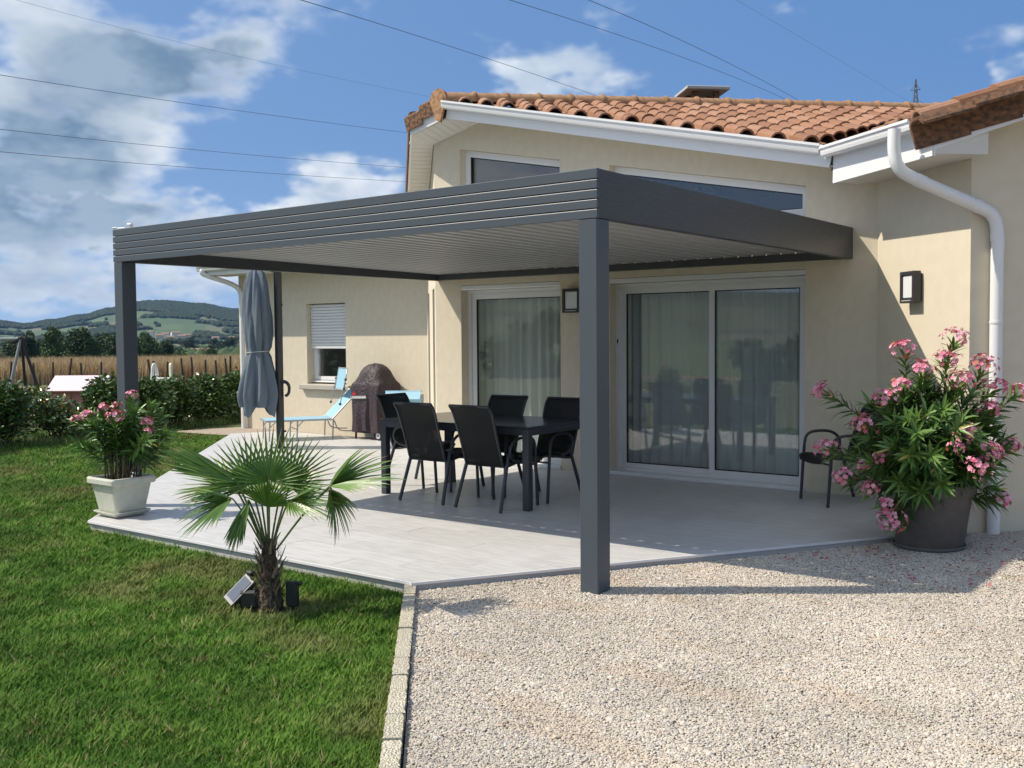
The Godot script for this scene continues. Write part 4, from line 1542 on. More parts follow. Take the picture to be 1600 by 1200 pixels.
func make_umbrella() -> void:
	var dark := paint(0.024, 0.028, 0.036, 0.45)
	var cloth := triplanar(paint(0.120, 0.155, 0.195, 0.85), Vector3.ONE * 6.0, null, noise_tex(0.03, 4, 44, null, 8.0, 256), 0.6)
	cloth.backlight_enabled = true
	cloth.backlight = Color(0.05, 0.06, 0.07)
	var u := thing("garden_parasol", "closed slate blue cantilever parasol tied up on a dark pole", "parasol", Vector3(-7.93, 0, 0.30))
	var pole := MB.new()
	pole.box(Vector3(0, 1.26, 0), Vector3(0.075, 2.52, 0.10), 0.012)
	put("pole", pole, dark, u)
	var arm := MB.new()
	arm.tube(curve([Vector3(0, 2.46, 0), Vector3(-0.1, 2.50, 0.09), Vector3(-0.215, 2.50, 0.18)], 5), 0.03, 8)
	put("arm", arm, dark, u)
	var base := MB.new()
	base.box(Vector3(0, 0.008, 0), Vector3(0.18, 0.014, 0.18), 0.003)
	put("base", base, dark, u)
	var crank := MB.new()
	crank.tube(curve([Vector3(0.03, 0.92, -0.01), Vector3(0.075, 0.925, -0.04), Vector3(0.115, 0.88, -0.065), Vector3(0.118, 0.79, -0.068), Vector3(0.09, 0.735, -0.05), Vector3(0.07, 0.745, -0.04)], 5), 0.026, 8, 0.018)
	put("crank_handle", crank, dark, u)
	var knob := MB.new()
	knob.tube([Vector3(0.03, 0.235, -0.02), Vector3(0.07, 0.235, -0.045)], 0.014, 8)
	knob.tube([Vector3(0.035, 2.0, -0.02), Vector3(0.055, 2.0, -0.035)], 0.012, 8)
	put("knob", knob, dark, u)
	var c := MB.new()
	var cx := Vector3(-0.225, 0, 0.185)
	var rows: Array = []
	var prof: Array = [[2.50, 0.05], [2.44, 0.115], [2.30, 0.150], [2.10, 0.175], [1.85, 0.190], [1.60, 0.185], [1.42, 0.165], [1.34, 0.150], [1.28, 0.165], [1.10, 0.210], [0.90, 0.250], [0.75, 0.272], [0.62, 0.262], [0.52, 0.235]]
	for k in prof.size():
		var y: float = prof[k][0]
		var rad: float = prof[k][1]
		var line := PackedVector3Array()
		for j in 96:
			var an := TAU * j / 96.0
			var fold := (pow(absf(cos(an * 4.0 + 0.9 * sin(y * 1.7))), 0.7) - 0.55) * 0.36 + 0.10 * sin(an * 3.0 + y * 3.0) + 0.05 * sin(an * 15.0 + y * 5.0)
			var rr := rad * (1.0 + fold * (0.5 if absf(y - 1.34) < 0.05 else 1.0))
			var yy := y
			if k >= prof.size() - 2:
				# hanging points of the eight panels
				yy = y - (0.14 if k == prof.size() - 1 else 0.04) * maxf(0.0, cos(an * 4.0 + 0.6)) + 0.06
			line.append(cx + Vector3(cos(an) * rr, yy, sin(an) * rr * 0.85))
		rows.append(line)
	c.grid(rows, true)
	put("canopy", c, cloth, u)
	var tie := MB.new()
	var ring: Array = []
	for j in 25:
		var an := TAU * j / 24.0
		ring.append(cx + Vector3(cos(an) * 0.165, 1.34 + 0.015 * cos(an), sin(an) * 0.145))
	tie.tube(ring, 0.007, 6)
	put("tie_cord", tie, paint(0.45, 0.47, 0.48, 0.8), u)

func make_barbecue() -> void:
	var cover := triplanar(paint(0.040, 0.026, 0.034, 0.60), Vector3.ONE * 3.0, null, noise_tex(0.025, 5, 51, null, 9.0, 256), 0.8)
	var o := thing("barbecue", "barbecue on wheels under a dark plum weather cover by the wall", "barbecue", Vector3(-7.75, 0, -1.40))
	var g := MB.new()
	var rows: Array = []
	var prof: Array = [[0.12, 0.300, 0.255, 0.16], [0.30, 0.300, 0.250, 0.16], [0.55, 0.305, 0.250, 0.18], [0.74, 0.315, 0.252, 0.20], [0.815, 0.318, 0.250, 0.22], [0.845, 0.308, 0.240, 0.30], [0.88, 0.285, 0.225, 0.45], [0.95, 0.265, 0.210, 0.6], [1.03, 0.228, 0.185, 0.8], [1.09, 0.178, 0.150, 1.0], [1.13, 0.105, 0.095, 1.0], [1.148, 0.004, 0.004, 1.0]]
	for k in prof.size():
		var y: float = prof[k][0]
		var line := PackedVector3Array()
		for j in 96:
			var an := TAU * j / 96.0
			var e: float = prof[k][3]     # corner roundness: a superellipse
			var cs := cos(an)
			var sn := sin(an)
			var ex := 2.0 / e
			var rad: float = pow(pow(absf(cs) / prof[k][1], ex) + pow(absf(sn) / prof[k][2], ex), -1.0 / ex)
			var px := cs * rad
			var pz := sn * rad
			var w := (0.022 * sin(an * 9.0 + 0.9 * sin(y * 6.0)) + 0.013 * sin(an * 19.0 + 1.2 * sin(y * 9.0 + an))) * smoothstep(0.98, 0.30, y) + 0.008 * sin(an * 6.0 + y * 22.0) * smoothstep(0.8, 0.9, y)
			if sn > 0.55 and y > 0.4 and y < 0.75 and cs < 0.25:
				w *= 0.25
			var q := Vector3(px, y + (0.012 * sin(an * 5.0) if k == 0 else 0.0), pz)
			line.append(q + Vector3(px, 0, pz).normalized() * w)
		rows.append(line)
	g.grid(rows, true, true)
	put("cover", g, cover, o)
	var tm := TextMesh.new()
	var f := SystemFont.new()
	f.font_names = PackedStringArray(["Droid Sans"])
	f.font_weight = 800
	tm.font = f
	tm.text = "LANDMANN"
	tm.font_size = 32
	tm.pixel_size = 0.00175
	tm.depth = 0.002
	part_at("lettering", tm, paint(0.80, 0.80, 0.80, 0.6), o, Transform3D(Basis.from_euler(Vector3(0, 0, 0.035)), Vector3(-0.105, 0.640, 0.274)))
	var em := MB.new()
	em.xf = Transform3D(Basis.IDENTITY, Vector3(-0.195, 0.675, 0.272))
	em.prism(P2([-0.035, 0.0, 0.0, -0.012, 0.035, 0.0, 0.042, 0.03, 0.02, 0.022, 0.0, 0.055, -0.02, 0.022, -0.042, 0.03]), 0.0, 0.003)
	put("emblem", em, paint(0.50, 0.015, 0.02, 0.6), o)
	var dark := paint(0.015, 0.015, 0.017, 0.6)
	for s: float in [-1.0, 1.0]:
		var wheel := Node3D.new()
		wheel.name = numbered(o, "wheel")
		o.add_child(wheel, true)
		wheel.position = Vector3(0.262, 0.072, s * 0.21)
		var ty := MB.new()
		ty.xf = Transform3D(Basis(Vector3.RIGHT, PI / 2), Vector3.ZERO)
		ty.lathe(P2([0.04, -0.018, 0.068, -0.018, 0.072, -0.008, 0.072, 0.008, 0.068, 0.018, 0.04, 0.018]), 20)
		put("tyre", ty, dark, wheel)
		var rim := MB.new()
		rim.xf = Transform3D(Basis(Vector3.RIGHT, PI / 2), Vector3.ZERO)
		rim.lathe(P2([0.024, -0.022, 0.044, -0.022, 0.044, 0.022, 0.024, 0.022, 0.024, -0.022]), 20)
		put("rim", rim, paint(0.68, 0.68, 0.68, 0.5), wheel)
		var leg := MB.new()
		leg.tube([Vector3(-0.24, 0.30, s * 0.2), Vector3(-0.24, 0.003, s * 0.2)], 0.016, 8)
		put("leg", leg, dark, o)
	var shelf := MB.new()
	shelf.box(Vector3(0, 0.105, 0), Vector3(0.50, 0.02, 0.40), 0.004)
	put("shelf", shelf, dark, o)

func make_loungers() -> void:
	var blue := paint(0.30, 0.52, 0.66, 0.8)
	blue.backlight_enabled = true
	blue.backlight = Color(0.25, 0.40, 0.48)
	var steel := paint(0.42, 0.43, 0.44, 0.35, 0.6)
	var plastic := paint(0.10, 0.10, 0.11, 0.5)
	# opened lounger: local x runs from the foot end to the head end
	var o := thing("sun_lounger", "opened pale blue folding sun lounger with raised back and sunshade by the left wing", "sun lounger", Vector3(-9.00, 0, -0.26), 1.05, "pale blue folding sun loungers")
	var w := 0.29
	var H := 0.30
	var bed := MB.new()
	bed.box(Vector3(0.49, H + 0.012, 0), Vector3(0.96, 0.008, w * 2 - 0.03), 0.003)
	put("seat", bed, blue, o)
	var back := MB.new()
	back.xf = Transform3D(Basis(Vector3.BACK, 0.80), Vector3(0.98, H + 0.012, 0))
	back.box(Vector3(0.29, 0, 0), Vector3(0.56, 0.008, w * 2 - 0.03), 0.003)
	put("backrest", back, blue, o)
	for s: float in [-1.0, 1.0]:
		var rail := MB.new()
		rail.tube([Vector3(0.0, H, s * w), Vector3(0.98, H, s * w)], 0.012, 8)
		put("frame_rail", rail, steel, o)
		var br := MB.new()
		var bx := Transform3D(Basis(Vector3.BACK, 0.80), Vector3(0.98, H, 0))
		br.tube([bx * Vector3(0, 0, s * w), bx * Vector3(0.60, 0, s * w)], 0.012, 8)
		put("frame_rail", br, steel, o)
		var prop := MB.new()
		prop.tube(curve([Vector3(1.02, H - 0.02, s * w * 0.9), Vector3(1.07, 0.16, s * w * 0.9), Vector3(1.16, 0.12, s * w * 0.9), Vector3(1.34, 0.11, s * w * 0.9)], 4), 0.009, 8)
		put("prop", prop, steel, o)
		for x: float in [0.05, 0.46, 1.00]:
			var l := MB.new()
			l.tube([Vector3(x, H, s * w), Vector3(x + (0.03 if x > 1.0 else -0.015), 0.004, s * w)], 0.011, 8)
			put("leg", l, steel, o)
			if x < 0.9:
				var k := MB.new()
				k.tube([Vector3(x, H - 0.09, s * w), Vector3(x + 0.09, H - 0.005, s * w)], 0.007, 6)
				put("brace", k, steel, o)
	for x: float in [0.05, 0.46]:
		var cb := MB.new()
		cb.tube([Vector3(x - 0.008, 0.165, -w), Vector3(x - 0.008, 0.165, w)], 0.008, 6)
		put("crossbar", cb, steel, o)
	var foot := MB.new()
	foot.tube([Vector3(0.0, H, -w), Vector3(0.0, H, w)], 0.012, 8)
	put("crossbar", foot, steel, o)
	# sunshade: a tilted panel carried on two side arms
	var sx := Transform3D(Basis(Vector3.BACK, 1.38), Vector3(1.17, 0.74, 0))
	var shade := MB.new()
	shade.xf = sx
	shade.box(Vector3(0.165, 0, 0), Vector3(0.33, 0.008, w * 2), 0.003)
	put("sunshade", shade, blue, o)
	var fr := MB.new()
	fr.tube([sx * Vector3(0, 0.004, -w), sx * Vector3(0.335, 0.004, -w), sx * Vector3(0.335, 0.004, w), sx * Vector3(0, 0.004, w), sx * Vector3(0, 0.004, -w)], 0.009, 8)
	put("shade_frame", fr, steel, o)
	for s: float in [-1.0, 1.0]:
		var arm := MB.new()
		arm.tube([Vector3(1.10, 0.52, s * (w + 0.02)), Vector3(1.19, 0.90, s * (w + 0.02))], 0.008, 6)
		put("shade_arm", arm, steel, o)
		for y: Vector3 in [Vector3(1.10, 0.53, s * (w + 0.03)), Vector3(1.19, 0.90, s * (w + 0.03)), Vector3(1.165, 0.76, s * (w + 0.03))]:
			var kn := MB.new()
			kn.xf = Transform3D(Basis(Vector3.RIGHT, PI / 2), y)
			kn.lathe(P2([0.0, -0.012, 0.020, -0.012, 0.022, 0.0, 0.020, 0.012, 0.0, 0.012]), 12)
			put("knob", kn, plastic, o)
	# second one, folded together and propped at the bay wall
	var f := thing("sun_lounger", "folded pale blue sun lounger propped upright at the bay wall behind the chairs", "sun lounger", Vector3(-6.76, 0, -0.98), 0.66, "pale blue folding sun loungers")
	for i in 3:
		var z := 0.06 * i - 0.06
		var pn := MB.new()
		pn.xf = Transform3D(Basis(Vector3.RIGHT, -0.12), Vector3(0, 0.05, z))
		pn.box(Vector3(0, 0.34, 0), Vector3(0.50, 0.62, 0.01), 0.003)
		put("panel", pn, blue, f)
		var pf := MB.new()
		pf.xf = pn.xf
		pf.tube([Vector3(-0.255, 0.0, 0), Vector3(-0.255, 0.66, 0), Vector3(0.255, 0.66, 0), Vector3(0.255, 0.0, 0), Vector3(-0.255, 0.0, 0)], 0.011, 8)
		put("frame_rail", pf, steel, f)
	var sh := MB.new()
	sh.xf = Transform3D(Basis(Vector3.RIGHT, -1.15), Vector3(0, 0.76, 0.10))
	sh.box(Vector3(0, 0.02, 0.0), Vector3(0.52, 0.02, 0.02), 0.004)
	sh.box(Vector3(0, -0.12, 0.006), Vector3(0.50, 0.24, 0.008), 0.003)
	put("sunshade", sh, blue, f)

# ---------------------------------------------------------------- plants
# a narrow pointed leaf from a, towards d, bending down; up is its upper side
func lance(g: MB, a: Vector3, d: Vector3, up: Vector3, length: float, width: float, droop: float) -> void:
	var s := d.cross(up).normalized()
	var nrm := s.cross(d).normalized()
	var pts: Array = []
	for i in 4:
		var t := [0.0, 0.3, 0.68, 1.0][i] as float
		var w := [0.18, 1.0, 0.75, 0.0][i] as float
		var c := a + d * (length * t) - Vector3.UP * (droop * length * t * t)
		pts.append([c - s * width * 0.5 * w + nrm * width * 0.12 * w, c, c + s * width * 0.5 * w + nrm * width * 0.12 * w])
	for i in 3:
		var A: Array = pts[i]
		var B: Array = pts[i + 1]
		if i == 2:
			g.tri(A[0], A[1], B[1])
			g.tri(A[1], A[2], B[1])
		else:
			g.quad(A[0], A[1], B[1], B[0])
			g.quad(A[1], A[2], B[2], B[1])

func floret(g: MB, c: Vector3, axis: Vector3, r: float, rr: RandomNumberGenerator) -> void:
	var s := axis.cross(Vector3(0.3, 0.9, 0.2)).normalized()
	var u := s.cross(axis).normalized()
	var ph := rr.randf() * TAU
	for k in 5:
		var a := ph + TAU * k / 5.0
		var d := s * cos(a) + u * sin(a)
		var e := s * cos(a + 0.55) + u * sin(a + 0.55)
		var f := s * cos(a - 0.55) + u * sin(a - 0.55)
		var tip := c + d * r + axis * r * 0.30
		g.quad(c, c + f * r * 0.72 + axis * r * 0.28, tip, c + e * r * 0.72 + axis * r * 0.22)
	g.tri(c - axis * r * 0.8, c + s * r * 0.22, c + u * r * 0.22)
	g.tri(c - axis * r * 0.8, c - s * r * 0.22, c + u * r * 0.22)

# stems that fan out of a pot; tips with a true flag carry flowers
func oleander(o: Node3D, origin: Vector3, tips: Array, seed_: int, leaf_len: float, light := 1.0) -> void:
	var r := RandomNumberGenerator.new()
	r.seed = seed_
	var stem_m := paint(0.10, 0.085, 0.045, 0.8)
	var leaf_m := paint(1, 1, 1, 0.38)
	leaf_m.vertex_color_use_as_albedo = true
	leaf_m.backlight_enabled = true
	leaf_m.backlight = Color(0.16, 0.26, 0.05)
	var leaves := MB.new()
	leaves.colored = true
	var stems := MB.new()
	for t: Array in tips:
		var tip: Vector3 = t[0]
		var start := origin + Vector3(r.randf_range(-0.13, 0.13), 0.0, r.randf_range(-0.13, 0.13)) * minf(1.0, leaf_len * 7.0)
		var out := tip - start
		var mid := start + Vector3(out.x * 0.36, out.y * 0.55, out.z * 0.36)
		var pts: Array = curve([start, mid, tip], 8)
		stems.tube(pts, 0.0075, 5, 0.003)
		var n := pts.size()
		for i in range(1, n):
			var p: Vector3 = pts[i]
			var dir: Vector3 = (pts[i] - pts[i - 1]).normalized()
			var f := float(i) / n
			if f < (0.28 if leaf_len > 0.14 else 0.42):
				continue
			var s := dir.cross(Vector3(0.2, 0.1, 0.95)).normalized()
			var u := s.cross(dir).normalized()
			var ph := r.randf() * TAU
			for ring in 2:
				var q: Vector3 = p - dir * (ring * 0.5 * (pts[i] - pts[i - 1]).length())
				for k in 3:
					var a := ph + TAU * k / 3.0 + ring * 1.05
					var spread := lerpf(1.15, 0.62, smoothstep(0.6, 1.0, f)) + r.randf_range(-0.2, 0.25)
					var d := (dir * cos(spread) + (s * cos(a) + u * sin(a)) * sin(spread)).normalized()
					var L := leaf_len * r.randf_range(0.65, 1.12)
					var g := r.randf()
					var c := Color(0.045, 0.115, 0.022).lerp(Color(0.10, 0.19, 0.035), g * g)
					if f > 0.85:
						c = c.lerp(Color(0.14, 0.24, 0.05), 0.5)
					if r.randf() < 0.015:
						c = Color(0.34, 0.30, 0.06)
					leaves.col = Color(c.r * light, c.g * light, c.b * light)
					var upv := (dir - d * dir.dot(d)).normalized()
					lance(leaves, q, d, upv, L, L * 0.150, r.randf_range(0.02, 0.30))
		if t[1]:
			var fl := MB.new()
			fl.colored = true
			var axis: Vector3 = ((pts[-1] - pts[-2]) as Vector3).normalized()
			axis = (axis + Vector3(0, 0.25, 0)).normalized()
			var rad: float = t[2] * 1.38
			var centre: Vector3 = tip + axis * rad * 0.55
			var count := int(10 + rad * 260.0)
			for i in count:
				var v := Vector3(r.randfn(), r.randfn(), r.randfn()).normalized()
				v = (v + axis * 0.7).normalized()
				var c := Color(0.66, 0.20, 0.31).lerp(Color(0.84, 0.44, 0.54), r.randf())
				if r.randf() < 0.22:
					c = Color(0.55, 0.12, 0.20)
				if r.randf() < 0.10:
					c = Color(0.45, 0.13, 0.07)
				fl.col = c
				floret(fl, centre + v * rad * r.randf_range(0.55, 1.0) * Vector3(1, 0.75, 1), (v + Vector3(0, 0.2, 0)).normalized(), r.randf_range(0.017, 0.024) * (0.8 + leaf_len * 1.2), r)
			for i in 6:
				var v := Vector3(r.randfn(), absf(r.randfn()), r.randfn()).normalized()
				fl.col = Color(0.22, 0.10, 0.04)
				fl.tube([tip, tip + v * rad * 0.8], 0.002, 4)
			var fm := paint(1, 1, 1, 0.6)
			fm.vertex_color_use_as_albedo = true
			fm.backlight_enabled = true
			fm.backlight = Color(0.40, 0.14, 0.20)
			put("flower_cluster", fl, fm, o)
	put("stems", stems, stem_m, o).set_meta("kind", "stuff")
	put("foliage", leaves, leaf_m, o).set_meta("kind", "stuff")

func make_plants() -> void:
	# round planter with the big pink oleander
	var at := Vector3(1.20, -0.045, 1.78)
	var clay := triplanar(paint(1, 1, 1, 0.75), Vector3.ONE * 2.0, noise_tex(0.02, 5, 61, ramp([lin(0.105, 0.094, 0.089), lin(0.125, 0.112, 0.106)], [0.25, 0.75]), 0.0, 256), noise_tex(0.12, 3, 62, null, 3.0, 256), 0.3)
	var pot := thing("planter", "large round grey brown planter in front of the downpipe", "planter", at)
	var body := MB.new()
	body.lathe(P2([0.0, 0.0, 0.225, 0.0, 0.235, 0.012, 0.294, 0.40, 0.296, 0.405, 0.312, 0.405, 0.318, 0.412, 0.322, 0.478, 0.316, 0.486, 0.300, 0.486, 0.292, 0.478, 0.285, 0.40]), 48)
	put("bowl", body, clay, pot)
	var soil := MB.new()
	soil.lathe(P2([0.289, 0.425, 0.15, 0.44, 0.0, 0.445]), 32)
	put("soil", soil, paint(0.035, 0.025, 0.018, 0.95), pot)
	var saucer := MB.new()
	saucer.lathe(P2([0.0, 0.002, 0.24, 0.002, 0.256, 0.012, 0.262, 0.030, 0.252, 0.032, 0.24, 0.018]), 40)
	put("saucer", saucer, paint(0.16, 0.16, 0.16, 0.6), pot)
	# tips are given as right (towards the gable), up and forward of the pot's middle
	var R := Vector3(0.7910, 0, -0.6115)
	var F := Vector3(0.6115, 0, 0.7910)
	var o := thing("oleander_bush", "tall pink flowering oleander growing in the large round planter", "oleander", at)
	var tips: Array = []
	for t: Array in [
		[0.16, 1.58, 0.0, 0.085], [0.07, 1.44, 0.1, 0.075], [-0.17, 1.50, -0.05, 0.085], [-0.10, 1.36, 0.08, 0.075], [-0.22, 1.26, 0.05, 0.065], [-0.32, 1.16, 0.10, 0.085], [-0.70, 1.22, -0.10, 0.075], [-0.47, 0.98, 0.10, 0.085],
		[0.10, 1.28, 0.22, 0.085], [0.33, 1.36, 0.05, 0.100], [0.42, 1.22, 0.0, 0.090], [0.30, 1.10, 0.2, 0.065], [0.66, 1.20, -0.10, 0.080], [0.10, 0.92, 0.30, 0.085], [0.20, 0.82, 0.33, 0.080], [0.03, 0.86, 0.32, 0.060], [0.14, 0.72, 0.36, 0.090], [0.28, 0.82, 0.28, 0.060],
		[-0.72, 0.82, 0.05, 0.080], [-0.60, 0.56, 0.1, 0.075], [-0.46, 0.50, 0.2, 0.055], [-0.36, 0.40, 0.25, 0.055], [-0.32, 0.30, 0.22, 0.090], [-0.50, 0.72, 0.15, 0.045], [0.40, 0.40, 0.12, 0.070], [0.54, 0.82, 0.0, 0.070], [-0.40, 0.78, 0.2, 0.05]]:
		tips.append([R * t[0] + F * t[2] + Vector3.UP * (t[1] - (0.11 if t[1] > 0.6 else 0.04)), true, t[3]])
	var rr := RandomNumberGenerator.new()
	rr.seed = 9
	for i in 84:
		var a := rr.randf() * TAU
		var e := rr.randf_range(-0.25, 1.35)
		var L := rr.randf_range(0.42, 0.68)
		var q := Vector3(cos(a) * cos(e) * L * 0.86, 0.70 + sin(e) * L * 0.82, sin(a) * cos(e) * L * 0.72)
		tips.append([R * q.x + F * q.z + Vector3.UP * q.y, false, 0.0])
	for i in 14:
		var a := rr.randf() * TAU
		tips.append([Vector3(cos(a) * 0.42, rr.randf_range(0.42, 0.6), sin(a) * 0.42), false, 0.0])
	oleander(o, Vector3(0, 0.43, 0), tips, 17, 0.155)
	# fallen petals
	var xfs: Array = []
	var cols: Array = []
	for i in 330:
		var a := rr.randf() * TAU
		var d := 0.26 + 0.95 * pow(rr.randf(), 0.8)
		var p := at + Vector3(cos(a) * d, 0, sin(a) * d) + F * 0.25
		if p.x + p.z < 2.5 or (p.z - 1.13) * 2.31 + (p.x - 1.31) * 3.85 < 0.2:
			continue
		var s := rr.randf_range(0.012, 0.020)
		xfs.append(Transform3D(Basis.from_euler(Vector3(rr.randf_range(-0.5, 0.5), rr.randf() * TAU, rr.randf_range(-0.5, 0.5))).scaled(Vector3.ONE * s), Vector3(p.x, -0.026 + rr.randf_range(0, 0.008), p.z)))
		cols.append(Color(0.20, 0.05, 0.05).lerp(Color(0.42, 0.13, 0.15), rr.randf()))
	var pg := MB.new()
	pg.quad(Vector3(-1, 0, 0), Vector3(0, 0.15, -0.7), Vector3(1, 0.1, 0), Vector3(0, 0.15, 0.7))
	var pm := paint(1, 1, 1, 0.8)
	pm.vertex_color_use_as_albedo = true
	many("fallen_petals", pg.mesh(), pm, xfs, cols)

	# square white planter on the terrace corner
	var at2 := Vector3(-4.765, 0, 4.66)
	var white := triplanar(paint(1, 1, 1, 0.55), Vector3.ONE * 2.0, noise_tex(0.02, 5, 63, ramp([lin(0.52, 0.525, 0.44), lin(0.58, 0.59, 0.51), lin(0.60, 0.61, 0.53)], [0.1, 0.5, 0.9]), 0.0, 256), null)
	var p2 := thing("planter", "square off-white plastic planter on its saucer at the terrace corner", "planter", at2, 0.0)
	p2.scale = Vector3(0.88, 1.0, 0.88)
	var sq := MB.new()
	var rings: Array = []
	for q: Array in [[0.075, 0.0], [0.158, 0.030], [0.166, 0.05], [0.208, 0.262], [0.210, 0.268], [0.236, 0.272], [0.244, 0.282], [0.246, 0.318], [0.240, 0.330], [0.216, 0.332], [0.206, 0.322], [0.200, 0.26]]:
		var line: Array = []
		for k in 32:
			var a := TAU * k / 32.0 + PI / 4
			var cs := cos(a)
			var sn := sin(a)
			line.append(Vector3(signf(cs) * pow(absf(cs), 0.16), 0, signf(sn) * pow(absf(sn), 0.16)) * q[0] + Vector3.UP * (q[1] + 0.012))
		rings.append(line)
	for i in rings.size() - 1:
		for k in 32:
			sq.quad(rings[i][k], rings[i + 1][k], rings[i + 1][(k + 1) % 32], rings[i][(k + 1) % 32])
	put("box", sq, white, p2)
	var s2 := MB.new()
	s2.box(Vector3(0, 0.29, 0), Vector3(0.40, 0.02, 0.40))
	put("soil", s2, paint(0.035, 0.025, 0.018, 0.95), p2)
	var sc := MB.new()
	var sr: Array = []
	for q: Array in [[0.0, 0.004], [0.150, 0.004], [0.165, 0.012], [0.205, 0.042], [0.205, 0.048], [0.195, 0.048], [0.16, 0.024], [0.0, 0.022]]:
		var line: Array = []
		for k in 32:
			var a := TAU * k / 32.0 + PI / 4
			line.append(Vector3(signf(cos(a)) * pow(absf(cos(a)), 0.16), 0, signf(sin(a)) * pow(absf(sin(a)), 0.16)) * q[0] + Vector3.UP * q[1])
		sr.append(line)
	for i in sr.size() - 1:
		for k in 32:
			sc.quad(sr[i][k], sr[i + 1][k], sr[i + 1][(k + 1) % 32], sr[i][(k + 1) % 32])
	put("saucer", sc, white, p2)
	var o2 := thing("oleander_bush", "small pink oleander in the square off-white planter by the left pergola post", "oleander", at2)
	var tips2: Array = []
	for t: Array in [[-0.33, 0.80, 0.0, 0.05], [-0.24, 0.83, 0.1, 0.055], [-0.13, 0.88, 0.05, 0.055], [-0.02, 0.90, 0.0, 0.045], [0.02, 0.80, 0.15, 0.075], [0.28, 0.78, 0.05, 0.045], [0.31, 0.70, 0.1, 0.04], [0.07, 0.98, -0.1, 0.055], [-0.40, 0.80, 0.02, 0.04]]:
		tips2.append([R * (t[0] * 0.88) + F * t[2] + Vector3.UP * (t[1] + 0.02), true, t[3] * 0.85])
	for i in 20:
		var a := rr.randf() * TAU
		var e := rr.randf_range(0.35, 1.4)
		var L := rr.randf_range(0.30, 0.46)
		var q := Vector3(cos(a) * cos(e) * L * 0.95, 0.44 + sin(e) * L * 1.05, sin(a) * cos(e) * L * 0.9)
		tips2.append([R * (q.x + 0.03) + F * q.z + Vector3.UP * q.y, false, 0.0])
	for q: Vector3 in [Vector3(0.10, 0.93, 0), Vector3(0.16, 0.90, 0.05), Vector3(0.30, 0.92, 0), Vector3(0.36, 0.86, 0), Vector3(0.24, 0.95, -0.05), Vector3(0.42, 0.70, 0.05), Vector3(0.38, 0.55, 0.1), Vector3(-0.38, 0.62, 0)]:
		tips2.append([R * q.x + F * q.z + Vector3.UP * q.y, false, 0.0])
	oleander(o2, Vector3(0, 0.30, 0), tips2, 27, 0.139, 1.35)

	make_palm()
	make_solar_lamps()
	make_hedge()

func frond_mesh(seed_: int, radius: float, arc: float, fold: float) -> ArrayMesh:
	# fan leaf in local space: grows along +z from the end of its stalk at the origin, upper side +y
	var r := RandomNumberGenerator.new()
	r.seed = seed_
	var g := MB.new()
	g.colored = true
	var n := 25
	for i in n:
		var q := (float(i) / (n - 1) - 0.5) * 2.0
		var a := q * arc
		var len := radius * (1.0 - 0.22 * absf(q)) * r.randf_range(0.93, 1.05)
		var d := Vector3(sin(a), 0, cos(a))
		var lift := absf(sin(a * 0.5)) * fold
		d = (d + Vector3.UP * lift).normalized()
		var s := Vector3(cos(a), 0, -sin(a))
		var w := radius * 0.031
		var c := Color(0.065, 0.15, 0.022).lerp(Color(0.14, 0.24, 0.04), r.randf())
		g.col = c
		var up := Vector3.UP
		var droop := r.randf_range(0.03, 0.16)
		var prev_l := Vector3.ZERO
		var prev_c := Vector3.ZERO
		var prev_r := Vector3.ZERO
		for k in 5:
			var t := [0.03, 0.27, 0.58, 0.83, 1.0][k] as float
			var ww := [0.34, 0.90, 0.66, 0.38, 0.03][k] as float
			var p := d * (len * t) - up * (droop * len * pow(t, 3.0))
			var l := p - s * w * ww + up * w * ww * 0.55
			var rr2 := p + s * w * ww + up * w * ww * 0.55
			if k > 0:
				if k == 4 and r.randf() < 0.35:
					g.col = Color(0.26, 0.20, 0.08)
				g.quad(prev_l, prev_c, p, l)
				g.quad(prev_c, prev_r, rr2, p)
			prev_l = l; prev_c = p; prev_r = rr2
	return g.mesh()

